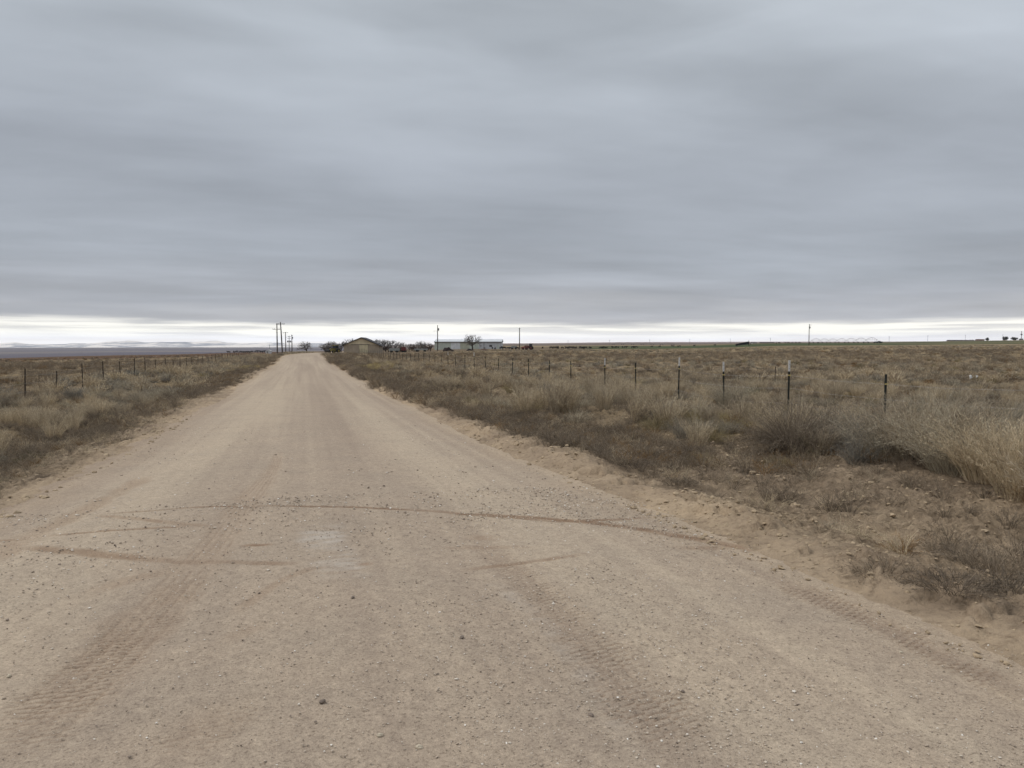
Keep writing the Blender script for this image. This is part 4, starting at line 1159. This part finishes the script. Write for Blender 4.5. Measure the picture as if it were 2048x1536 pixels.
b.prism([(-HW - oh, EV - oh * sl_), (0, AP), (0, AP - .22), (-HW - oh, EV - oh * sl_ - .22)], -.7, LEN + .7)
b.prism([(0.002, AP), (HW + oh, EV - oh * sl_), (HW + oh, EV - oh * sl_ - .22), (0.002, AP - .22)], -.7, LEN + .7)
b.build("roof", M_roof, barn)
b = MB(); b.box((.65, -.13, EV * .47), (2.5, .08, EV * .94)); dr0 = b.build("door", M_bdoor, barn)
b = MB(); b.box((-.2, -.16, EV - .02), (5.4, .1, .12)); b.build("door_track", M_roof, barn)

M_green = corr_mat("pale_green_cladding", s2l((192, 198, 186)), 2.0, 'X', .12); M_bluep = corr_mat("pale_blue_cladding", s2l((220, 221, 222)), 2.0, 'X', .1)
M_bluew = corr_mat("grey_blue_cladding", s2l((194, 195, 197)), 2.0, 'X', .12); M_olivep = corr_mat("olive_cladding", s2l((186, 186, 166)), 2.0, 'X', .12); M_shedroof = corr_mat("blue_grey_roof_metal", s2l((204, 207, 210)), 1.5, 'X', .08, .5)
D_ = 380.0
x, y, z = place(936, D_); SW = 134 / F * D_; SE = CAMH - (684 - HOR) / F * D_ - z; SR = CAMH - (678.8 - HOR) / F * D_ - z
shed = empty("long_shed", (x, y, z), -YAW - math.radians(2)); tag(shed, "long low metal shed with pale green and blue wall panels", "shed")
hwid = SW / 2


def seg(a_, b__, mat, name):
    bb = MB(); bb.box(((a_ + b__) / 2 * SW - hwid, 0, SE / 2 - .2), ((b__ - a_) * SW - .004, .15, SE + .4)); return bb.build(name, mat, shed)


seg(0, .245, M_green, "wall_panel"); seg(.245, .385, M_bluep, "wall_panel"); seg(.385, .52, M_olivep, "wall_panel"); seg(.52, .66, M_green, "wall_panel"); seg(.66, 1, M_bluew, "wall_panel")
b = MB(); SDP = 14
b.box((-hwid + .08, SDP / 2 + .08, SE / 2 - .2), (.15, SDP, SE + .4)); b.box((hwid - .08, SDP / 2 + .08, SE / 2 - .2), (.15, SDP, SE + .4)); b.box((0, SDP + .16, SE / 2 - .2), (SW, .15, SE + .4)); b.build("wall", M_bluew, shed)
b = MB(); V = [(-hwid - .3, -.5, SE), (hwid + .3, -.5, SE), (hwid + .3, SDP / 2, SR), (-hwid - .3, SDP / 2, SR), (-hwid - .3, SDP + .6, SE), (hwid + .3, SDP + .6, SE)]
V2 = [(p[0], p[1], p[2] + .14) for p in V]; b.add(V + V2, [(1, 0, 3, 2), (2, 3, 4, 5), (6, 7, 8, 9), (9, 8, 11, 10), (0, 1, 7, 6), (5, 4, 10, 11), (0, 6, 9, 3), (3, 9, 10, 4), (1, 2, 8, 7), (2, 5, 11, 8)]); b.build("roof", M_shedroof, shed)
b = MB(); b.box((0, -.52, SE + .02), (SW + .6, .1, .3)); b.build("gutter", M_roof, shed)
b = MB(); b.box((SW * .74 - hwid, -.12, 1.6), (.25, .08, 3.0)); b.box((SW * .745 - hwid, -.12, .5), (.9, .08, 1)); b.build("downpipe", M_metalg, shed)
b = MB(); b.box((SW * .95 - hwid, -.12, 1.05), (1.0, .08, 2.1)); b.build("door", M_green, shed)
b = MB(); b.box((SW * .84 - hwid, -.12, 1.6), (1.4, .06, .9)); b.build("window", M_roof, shed)

# far farm buildings on the right skyline
M_fdark = mat_simple("brown_boards", (.07, .055, .05), .9, .3, .3); M_fred = mat_simple("faded_red_boards", (.13, .075, .070), .9, .3, .3); M_fgrey = mat_simple("grey_boards", (.26, .26, .27), .9, .3, .3)


def farm(px, wpx, hpx, yb, mat, label, name="farm_building", D=1200, gab=.35):
    x, y, z = place(px, D); wd = wpx / F * D; hh = hpx / F * D * .8
    e = empty(name, (x, y, z), -YAW); tag(e, label, "farm building", "farm buildings on the right skyline")
    MB().box((0, 0, hh * .32), (wd, 9, hh * .66)).build("wall", mat, e)
    b = MB(); V = [(-wd / 2 - .4, -5, hh * .655), (wd / 2 + .4, -5, hh * .655), (wd / 2 + .4, 0, hh), (-wd / 2 - .4, 0, hh), (-wd / 2 - .4, 5, hh * .655), (wd / 2 + .4, 5, hh * .655)]
    b.add(V, [(0, 1, 2, 3), (3, 2, 5, 4), (0, 3, 4), (1, 5, 2), (0, 4, 5, 1)]); b.build("roof", M_roof if mat != M_fred else M_fred, e)
    MB().box((wd * .2, -4.53, hh * .2), (min(3, wd * .2), .08, hh * .4)).build("door", M_fgrey, e)


farm(1915, 40, 3.5, 681, M_fdark, "long dark low farm building left on the right skyline")
farm(1958, 12, 5, 681, M_fred, "faded red farm building on the right skyline")
farm(1942, 5, 3.5, 681, M_fgrey, "small grey shed left of the red farm building")
farm(1507, 9, 3.5, 686, M_fgrey, "tiny grey shed on the horizon left of the tall yard pole", D=1000)
farm(1533, 26, 2.6, 686, M_fdark, "low dark shed on the horizon left of the tall yard pole", D=1050)
# relay mast
x, y, z = place(2041, 1000); H = CAMH - (662 - HOR) / F * 1000 - z
e = empty("relay_mast", (x, y, z)); tag(e, "tall mast with round drum above the trees at far right", "mast")
MB().tube([(0, 0, 0), (0, 0, H)], [.45, .25], 8).build("shaft", M_metalg, e)
MB().tube([(0, 0, H * .55), (0, 0, H * .58), (0, 0, H * .66), (0, 0, H * .69)], [.6, 1.1, 1.1, .5], 10).build("drum", M_roof, e)
b = MB(); b.box((0, 0, H * .85), (1.8, .25, .25)); b.box((0, 0, H * .93), (1.2, .25, .25)); b.build("crossarm", M_roof, e)
# small white hut beside left cattle
x, y, z = place(538, 300); e = empty("pump_hut", (x, y, z), -YAW); tag(e, "small white pump hut with a mast beside the left cattle", "hut")
M_hut = mat_simple("off_white_panels", (.55, .55, .55), .7, 1, .1)
MB().box((0, 0, .5), (2.0, 1.6, 1.1)).build("wall", M_hut, e)
b = MB(); b.prism([(-1.15, 1.05), (1.15, 1.05), (0, 1.5)], -.9, .9); b.build("roof", M_hut, e)
MB().tube([(.4, 0, 1), (.4, 0, 3.5)], .07, 6).build("vent_pipe", M_metalg, e)
MB().box((-.3, -.82, .45), (.6, .05, .85)).build("door", M_metalg, e)

# ------------------------------------------------------------------ bare trees
M_bark = mat_simple("grey_bark", (.060, .050, .046), .95, 4, .3); M_bark2 = mat_simple("pale_twigs", (.105, .09, .078), .95, 4, .3)


def tree_meshes(seed, H, spread=.6, levels=5, trunk=.22, nlimb=3, twigr=.035):
    g = random.Random(seed); T = MB(); Bm = MB()

    def br(p, d_, l, r, lev):
        mid = p + d_ * l * .5 + Vector((g.gauss(0, .06), g.gauss(0, .06), g.gauss(0, .04))) * l
        e = p + d_ * l + Vector((g.gauss(0, .05), g.gauss(0, .05), .03)) * l
        (T if lev == 0 else Bm).tube([p, mid, e], [r, r * .85, r * .7], 6 if lev == 0 else (4 if lev < 3 else 3))
        if lev >= levels: return
        nn = nlimb + (1 if lev == 0 else 0) if lev < 2 else g.choice((2, 3, 3))
        for k in range(nn):
            az = 2 * math.pi * (k + g.random() * .7) / nn; tilt = g.uniform(.35, .85) * (spread / .6)
            a_ = d_.orthogonal().normalized(); b_ = d_.cross(a_)
            nd_ = (d_ * math.cos(tilt) + (a_ * math.cos(az) + b_ * math.sin(az)) * math.sin(tilt) + Vector((0, 0, .12))).normalized()
            st = e if k < 2 else mid.lerp(e, g.uniform(.2, .9))
            br(st, nd_, l * g.uniform(.62, .82), max(twigr * .5, r * .62), lev + 1)
    br(Vector((0, 0, -.1)), Vector((g.gauss(0, .05), g.gauss(0, .05), 1)).normalized(), H * .26, trunk, 0)
    return T.mesh("trunk"), Bm.mesh("branches")


TP = []
for k, (sp_, nl, lv) in enumerate(((.6, 3, 5), (.8, 4, 5), (.5, 3, 5), (.9, 4, 5))):
    tm, bm_ = tree_meshes(30 + k, 6.0, sp_, lv, .24, nl); tm.materials.append(M_bark); bm_.materials.append(M_bark if k % 2 == 0 else M_bark2)
    zmax = max(v.co.z for v in bm_.vertices); TP.append((tm, bm_, zmax))


def tree(px, D, ytop, kind, label, sxy=1.0, group=None, cat="bare tree", low=0):
    x, y, z = place(px, D); z -= low; H = CAMH - (ytop - HOR) / F * D - z
    tm, bm_, zm = TP[kind]; s_ = H / zm
    e = empty("bare_tree", (x, y, z), random.uniform(0, 6)); e.scale = (s_ * sxy, s_ * sxy, s_); tag(e, label, cat, group)
    for nm, me_ in (("trunk", tm), ("branches", bm_)):
        o = bpy.data.objects.new(nm, me_); C.objects.link(o); o.parent = e


tree(945, 310, 667, 1, "broad bare tree standing in front of the long shed", 1.0)
tree(614, 330, 681, 3, "round bushy bare tree at the left side of the road end", 1.3)
GT = "bare trees in a row behind the barn"
for i, (px, yt, kd, sx, lab) in enumerate([
        (650, 686, 3, 1.2, "leftmost low bare tree of the thicket left of the barn"), (660, 682, 1, 1.25, "spreading bare tree in the thicket left of the barn"),
        (672, 680.5, 3, 1.25, "tallest bare tree in the thicket left of the barn"), (683, 682, 0, 1.3, "bare tree touching the left barn eave"),
        (703, 676, 1, 1.2, "bare tree rising behind the left roof slope of the barn"), (752, 677, 2, 1.1, "bare tree just above the right roof slope of the barn"),
        (763, 677.5, 0, 1.1, "forked bare tree immediately right of the barn"), (772, 678.5, 1, 1.0, "second bare tree right of the barn"), (781, 679, 2, 1.0, "third bare tree right of the barn"),
        (791, 682, 0, .9, "slim bare tree right of the gap by the barn trees"), (805, 683, 1, 1.0, "bare tree beside the red farm machine"), (818, 686, 2, 1, "short bare tree midway between barn and long shed"),
        (828, 687, 0, 1, "lowest bare tree midway between barn and long shed"), (838, 681.5, 1, 1.0, "left one of the two joined bare trees near the long shed"),
        (848, 681, 3, .9, "right one of the two joined bare trees near the long shed"), (861, 684, 0, 1.1, "bare tree against the left end of the long shed")]):
    tree(px, 300 + (i * 37) % 30, yt, kd, lab, sx, GT)
M_dleaf = veg_mat("dark_evergreen", (30, 32, 28), (42, 44, 36), (56, 56, 44))


def bushy(px, D, ytop, wpx, label, mat=M_dleaf, grp=None, n=500, name="evergreen_tree", cat="tree"):
    x, y, z = place(px, D); H = CAMH - (ytop - HOR) / F * D - z; wr = wpx / F * D / 2
    g = np.random.default_rng(int(px)); e = empty(name, (x, y, z)); tag(e, label, cat, grp)
    MB().tube([(0, 0, -.2), (0, 0, H * .5)], [H * .05, H * .03], 6).build("trunk", M_bark, e)
    # leaf clumps through an uneven volume
    cl_ = g.normal(0, 1, (9, 3)); cl_ /= np.linalg.norm(cl_, axis=1)[:, None]; cl_ = cl_ * np.array([wr * .55, wr * .55, H * .25]) + np.array([0, 0, H * .58])
    p = cl_[g.integers(0, 9, n)] + g.normal(0, 1, (n, 3)) * np.array([wr * .28, wr * .28, H * .14])
    p[:, 2] = np.clip(p[:, 2], .2, H); s_ = H * .09
    V = p[:, None, :] + g.normal(0, s_, (n, 3, 3)); me = np_mesh("crown", V.reshape(-1, 3), np.arange(3 * n).reshape(-1, 3)); attr(me, 'v', 'FLOAT', np.repeat(g.uniform(0, 1, n), 3).astype(np.float32))
    link("crown", me, e, mat=mat)


GQ = "dark trees on the right skyline"
bushy(1973, 1190, 675.5, 6, "small dark tree right of the red farm building", grp=GQ)
bushy(2009, 1150, 673.5, 10, "dark tree on the far right skyline, left of the pair", grp=GQ)
bushy(2027, 1150, 673.5, 11, "dark tree on the far right skyline, right of the pair", grp=GQ)
bushy(2041, 1180, 677, 9, "low dark tree at the foot of the mast", grp=GQ)
M_scrub = veg_mat("brown_thicket", (52, 40, 38), (72, 58, 52), (96, 80, 70))
for px, yt, wp, lab in ((700, 697, 22, "brown thicket behind the left barn corner"), (772, 693, 22, "brown thicket right of the barn"), (800, 693, 26, "brown thicket by the red farm machine"), (830, 693, 26, "brown thicket midway between barn and long shed"), (856, 692.5, 20, "brown thicket at the left end of the long shed"),
                        (655, 694, 18, "brown thicket at the road end left of the barn")):
    bushy(px, 305, yt, wp, lab, M_scrub, "brown thickets at the tree feet", 300, "thicket", "thicket")

# ------------------------------------------------------------------ cattle
def skin_mesh(name, pts, edges, radii, sub=1):
    me = bpy.data.meshes.new(name); me.from_pydata(pts, edges, []); o = bpy.data.objects.new(name, me); C.objects.link(o)
    o.modifiers.new('skin', 'SKIN')
    for v_, r_ in zip(me.skin_vertices[0].data, radii): v_.radius = r_ if isinstance(r_, tuple) else (r_, r_)
    me.skin_vertices[0].data[0].use_root = True
    sm = o.modifiers.new('sub', 'SUBSURF'); sm.levels = sub; sm.render_levels = sub
    dg = bpy.context.evaluated_depsgraph_get(); ev = o.evaluated_get(dg); nm = bpy.data.meshes.new_from_object(ev)
    bpy.data.objects.remove(o); nm.name = name
    for p_ in nm.polygons: p_.use_smooth = True
    return nm


def cow_mesh(graze):
    P = [(-.75, 0, 1.02), (-.30, 0, 1.0), (.25, 0, .98), (.70, 0, 1.05)]; Rr = [(.26, .30), (.30, .36), (.31, .37), (.24, .32)]; E = [(0, 1), (1, 2), (2, 3)]
    if graze: P += [(1.0, 0, .80), (1.25, 0, .42), (1.42, 0, .14)]; Rr += [.17, .13, .08]
    else: P += [(1.05, 0, 1.25), (1.25, 0, 1.42), (1.55, 0, 1.28)]; Rr += [.17, .14, .08]
    E += [(3, 4), (4, 5), (5, 6)]
    P += [(-.98, 0, 1.15), (-1.06, 0, .55)]; Rr += [.05, .03]; E += [(0, 7), (7, 8)]
    for sy in (-1, 1):
        b_ = len(P); P += [(-.72, .19 * sy, .72), (-.80, .20 * sy, .42), (-.74, .20 * sy, .03)]; Rr += [.14, .065, .055]; E += [(0, b_), (b_, b_ + 1), (b_ + 1, b_ + 2)]
        b_ = len(P); P += [(.62, .18 * sy, .68), (.64, .19 * sy, .38), (.64, .19 * sy, .03)]; Rr += [.12, .06, .055]; E += [(3, b_), (b_, b_ + 1), (b_ + 1, b_ + 2)]
    return skin_mesh("cow", P, E, Rr)


M_cow = mat_simple("black_hide", (.012, .010, .010), .8, 3, .3)
CMs = [cow_mesh(True), cow_mesh(False)]
for m_ in CMs: m_.materials.append(M_cow)


def herd(lst, D0, grp, lab, jit=14):
    for i, px in enumerate(lst):
        x, y, z = place(px, D0 + random.uniform(-jit, jit)); o = link("cow", CMs[random.random() < .4], None, (x, y, z))
        o.rotation_euler = (0, 0, -YAW + random.choice((0, math.pi)) + random.gauss(0, .8)); s_ = random.uniform(.75, .98); o.scale = (s_, s_, s_)
        tag(o, lab, "cow", grp)


herd([985, 990, 1003, 1008, 1016, 1021, 1034], 345, "cattle behind the tractor", "black cow standing by the right end of the long shed")
herd([1085, 1102.5, 1108, 1112, 1116, 1124.5, 1133, 1137, 1142, 1147, 1152], 360, "cattle grazing right of the tractor", "black cow in the herd just right of the red tractor")
herd([1161, 1164, 1168, 1171, 1179, 1182, 1201, 1205, 1208, 1212], 370, "cattle bunched in the middle of the herd", "black cow in the dense middle bunch of the herd")
herd([1225, 1231, 1236, 1245, 1251, 1265, 1269, 1272], 400, "cattle at the right end of the herd", "black cow in the loose right end of the herd")
herd([1303, 1319, 1345, 1356, 1359, 1388, 1429, 1500], 560, "cattle spread over the green field", "lone black cow spread out on the green field", 40)
herd([1552, 1558, 1570, 1576, 1584, 1591, 1598], 620, "cattle left of the tall yard pole", "black cow grazing left of the tall yard pole", 30)
herd([1635], 600, None, "black cow grazing under the left end of the sprinkler")
herd([458, 468, 474, 482, 489, 493, 498, 504, 513, 518, 523, 528], 400, "cattle on the left of the road", "black cow in the line on the left rangeland", 20)

# ------------------------------------------------------------------ farm machines
M_red = mat_simple("faded_red_paint", (.13, .028, .026), .5, 4, .25); M_tyre = mat_simple("black_rubber", (.018, .018, .018), .8, 10, .2); M_glass = mat_simple("dark_glass", (.03, .035, .04), .15, 2, .1)
M_black = mat_simple("black_steel", (.012, .012, .014), .6, 3, .3); M_yellow = mat_simple("yellow_machine_paint", (.26, .21, .06), .5, 4, .2); M_grey = mat_simple("grey_trailer_paint", (.25, .26, .25), .6, 2, .2); M_pink = mat_simple("sunbleached_red_paint", (.42, .17, .15), .7, 3, .25)


def tractor(px, D, body, label, rz, s_=1.0, loader=False):
    x, y, z = place(px, D); e = empty("tractor", (x, y, z), rz); e.scale = (s_,) * 3; tag(e, label, "tractor")
    b = MB(); b.box((1.0, 0, 1.25), (1.9, .75, .75)); b.box((2.0, 0, 1.15), (.12, .8, .8)); b.box((0, 0, .95), (1.6, .6, .5)); b.box((-.4, .72, 1.55), (1.3, .35, .12)); b.box((-.4, -.72, 1.55), (1.3, .35, .12)); b.build("body", body, e)
    b = MB(); b.box((-.35, 0, 2.0), (1.25, 1.15, 1.1)); cb = b.build("cab", M_glass, e); b = MB(); b.box((-.35, 0, 2.62), (1.5, 1.35, .14)); b.build("cab_roof", body, cb)
    for cx_, r_, w_, ty in ((-.55, .82, .48, 1), (1.55, .5, .32, 1)):
        for sy in (-1, 1):
            wl = MB().wheel((0, 0, 0), r_, w_).build("wheel", M_tyre, e, (cx_, sy * (.95 if r_ > .6 else .8), r_)); MB().wheel((0, 0, 0), r_ * .55, w_ + .04).build("rim", body, wl)
    MB().tube([(1.2, .25, 1.6), (1.2, .25, 2.4)], .05, 6).build("exhaust_pipe", M_black, e)
    if loader:
        b = MB()
        for sy in (-.6, .6): b.tube([(.3, sy, 1.7), (1.8, sy, 1.9), (3.0, sy, 1.0)], .09, 6)
        b.box((3.3, 0, .8), (.6, 1.9, .7), 0, .4); b.build("loader_bucket", M_black if body != M_red else body, e)


tractor(1060, 330, M_red, "red tractor standing right of the long shed", -YAW + math.radians(170), 1.0, True)
tractor(670, 235, M_yellow, "yellow loader tractor parked left of the barn", -YAW + math.radians(240), .95, True)


def wagon(px, D, lw, h, mat, label, name="farm_trailer", rz=0, cat="trailer"):
    x, y, z = place(px, D); e = empty(name, (x, y, z), -YAW + rz); tag(e, label, cat)
    b = MB(); b.box((0, 0, .75), (lw, 2.2, .2)); b.box((0, -1.05, .85 + h / 2), (lw, .08, h)); b.box((0, 1.05, .85 + h / 2), (lw, .08, h)); b.box((lw / 2 - .04, 0, .85 + h / 2), (.08, 2.0, h)); b.box((-lw / 2 + .04, 0, .85 + h / 2), (.08, 2.0, h)); b.build("body", mat, e)
    for cx_ in (-lw * .3, lw * .3):
        for sy in (-1, 1): MB().wheel((0, 0, 0), .42, .25).build("wheel", M_tyre, e, (cx_, sy * .98, .42))
    MB().tube([(lw / 2, 0, .7), (lw / 2 + 1.2, 0, .5)], .06, 6).build("hitch", M_black, e)


wagon(789, 290, 3.6, .8, M_grey, "grey flat farm trailer parked right of the barn")
wagon(842, 292, 5.0, .35, M_grey, "long grey trailer among the thickets near the long shed")
wagon(1028, 350, 2.6, .6, M_grey, "small livestock rack trailer left of the plain yard pole", rz=.1)
wagon(808, 285, 1.6, 1.1, M_red, "dark red farm machine under the bare trees", name="grain_wagon", cat="wagon")
wagon(1049, 332, 2.0, .5, M_pink, "faded pink red cart hitched behind the red tractor", name="cart", cat="cart")


def mound(px, D, wd, h, label, mat):
    x, y, z = place(px, D); g = np.random.default_rng(int(px)); n = 26
    a_, b_ = np.meshgrid(np.linspace(-1, 1, n), np.linspace(-1, 1, n)); rr_ = np.clip(1 - a_ ** 2 - b_ ** 2, 0, 1) ** .7
    hh_ = h * rr_ * (.55 + .8 * fbm(a_ * 2.5 + px, b_ * 2.5, 4, int(px))) * (1 - .45 * a_)
    idx = np.arange(n * n).reshape(n, n)
    me = np_mesh("scrap_pile", np.stack([a_ * wd / 2, b_ * 1.6, hh_ - .15], -1).reshape(-1, 3), np.stack([idx[:-1, :-1], idx[:-1, 1:], idx[1:, 1:], idx[1:, :-1]], -1).reshape(-1, 4))
    o = link("scrap_pile", me, None, (x, y, z), mat); o.rotation_euler = (0, 0, -YAW); tag(o, label, "scrap pile", "dark piles in front of the long shed")


M_pile = mat_simple("charred_scrap", (.022, .014, .013), .9, 3, .5)
mound(898, 262, 4.4, 1.5, "black scrap pile in front of the shed's left half", M_pile)
mound(941, 260, 3.0, 1.1, "black scrap pile in front of the broad bare tree", M_pile)
mound(972, 300, 5.0, .8, "rusty brown pile between bare tree and cattle", mat_simple("rusty_scrap", (.09, .055, .04), .9, 3, .4))
# black loading ramp in the green field
x, y, z = place(1485, 430); e = empty("loading_ramp", (x, y, z), -YAW); tag(e, "black slanted loading ramp on the green field's near edge", "ramp")
b = MB(); b.prism([(-3.8, .2), (-3.8, 1.1), (3.6, 2.6), (3.6, 1.0)], -.05, .05); b.prism([(-3.8, .2), (-3.8, 1.1), (3.6, 2.6), (3.6, 1.0)], 1.1, 1.2); b.build("side_panel", M_black, e)
b = MB(); b.prism([(-3.8, .2), (-3.8, .35), (3.6, 1.15), (3.6, 1.0)], .05, 1.1); b.build("deck", M_black, e)
b = MB(); b.box((3.5, .6, 1.6), (.16, .16, 3.4)); b.box((3.5, 0, .6), (.12, .12, 1.4)); b.box((-3.2, .6, .2), (.3, .9, .5)); b.build("leg", M_black, e)

# pickup by the sprinkler
x, y, z = place(1757, 600); e = empty("pickup_truck", (x, y, z), -YAW); tag(e, "black pickup truck at the right end of the sprinkler", "pickup truck")
b = MB(); b.box((0, 0, .75), (4.9, 1.8, .5)); b.box((1.6, 0, 1.05), (1.4, 1.7, .2)); b.box((-1.5, .85, 1.1), (1.8, .1, .3)); b.box((-1.5, -.85, 1.1), (1.8, .1, .3)); b.build("body", M_black, e)
MB().prism([(-.5, 1.0), (1.1, 1.0), (.6, 1.65), (-.35, 1.65)], -.8, .8).build("cab", M_glass, e)
for cx_ in (-1.5, 1.5):
    for sy in (-1, 1): MB().wheel((0, 0, 0), .38, .25).build("wheel", M_tyre, e, (cx_, sy * .85, .38))

# centre pivot irrigation
M_piv = mat_simple("galvanised_pipe", (.16, .13, .13), .6, 2, .2)


def pivot(ptsD, label, arch, grp, r_=.11):
    P = []
    for px, D in ptsD: x, y = at(px, D); P.append(Vector((x, y, gz(x, y))))
    e = empty("irrigation_pivot", P[0]); tag(e, label, "irrigation sprinkler", grp); o0 = P[0]
    for a_, b_ in zip(P[:-1], P[1:]):
        a2, b2 = a_ - o0, b_ - o0; pts = []; low = []
        for k in range(13):
            s_ = k / 12; q_ = a2.lerp(b2, s_); hgt_ = 2.4 + arch * 4 * s_ * (1 - s_); pts.append((q_.x, q_.y, q_.z + hgt_)); low.append((q_.x, q_.y, q_.z + 2.2 + arch * .1 * 4 * s_ * (1 - s_)))
        m_ = MB(); m_.tube(pts, r_, 5); m_.tube(low, r_ * .45, 4)
        for k in range(1, 12, 2): m_.tube([low[k], pts[k]], r_ * .35, 4); m_.tube([low[k], pts[k + 1]], r_ * .35, 4)
        m_.build("span", M_piv, e)
    for p in P:
        q_ = p - o0; dr_ = (P[-1] - P[0]).normalized(); pr = Vector((-dr_.y, dr_.x, 0)) * 1.9
        m_ = MB(); m_.tube([q_ + pr + Vector((0, 0, .5)), q_ + Vector((0, 0, 2.6)), q_ - pr + Vector((0, 0, .5))], r_ * .8, 5); m_.tube([q_ + pr + Vector((0, 0, .6)), q_ - pr + Vector((0, 0, .6))], r_ * .7, 5); tw = m_.build("tower", M_piv, e)
        for sg in (-1, 1): MB().wheel((0, 0, 0), .6, .35, 12).build("wheel", M_tyre, tw, q_ + pr * sg + Vector((0, 0, .55)))


pivot([(1622, 700), (1640, 740), (1656, 790), (1673, 790), (1692, 740), (1711, 680), (1731, 630), (1753, 560)], "long arched sprinkler on wheels right of the tall yard pole", 1.9, "irrigation sprinklers")
pivot([(1226, 1400), (1245, 1360), (1265, 1310), (1284, 1260), (1304, 1200), (1323, 1120), (1345, 1020)], "faint distant sprinkler rising to the right behind the herd", 1.8, "irrigation sprinklers", .16)

# ------------------------------------------------------------------ haze
b = MB(); b.box((0, 6200, 45), (27400, 13800, 400))
hz = b.build("haze", None); tag(hz, "thin bluish haze over the far plain", "haze", kind='stuff')
m = bpy.data.materials.new("haze_air"); m.use_nodes = True; t = m.node_tree; t.nodes.clear()
pv = nd(t, 'ShaderNodeVolumePrincipled'); pv.inputs['Color'].default_value = (.89, .92, .98, 1); pv.inputs['Density'].default_value = 4.5e-5
ou = nd(t, 'ShaderNodeOutputMaterial'); t.links.new(pv.outputs[0], ou.inputs['Volume'])
hz.data.materials.clear(); hz.data.materials.append(m)
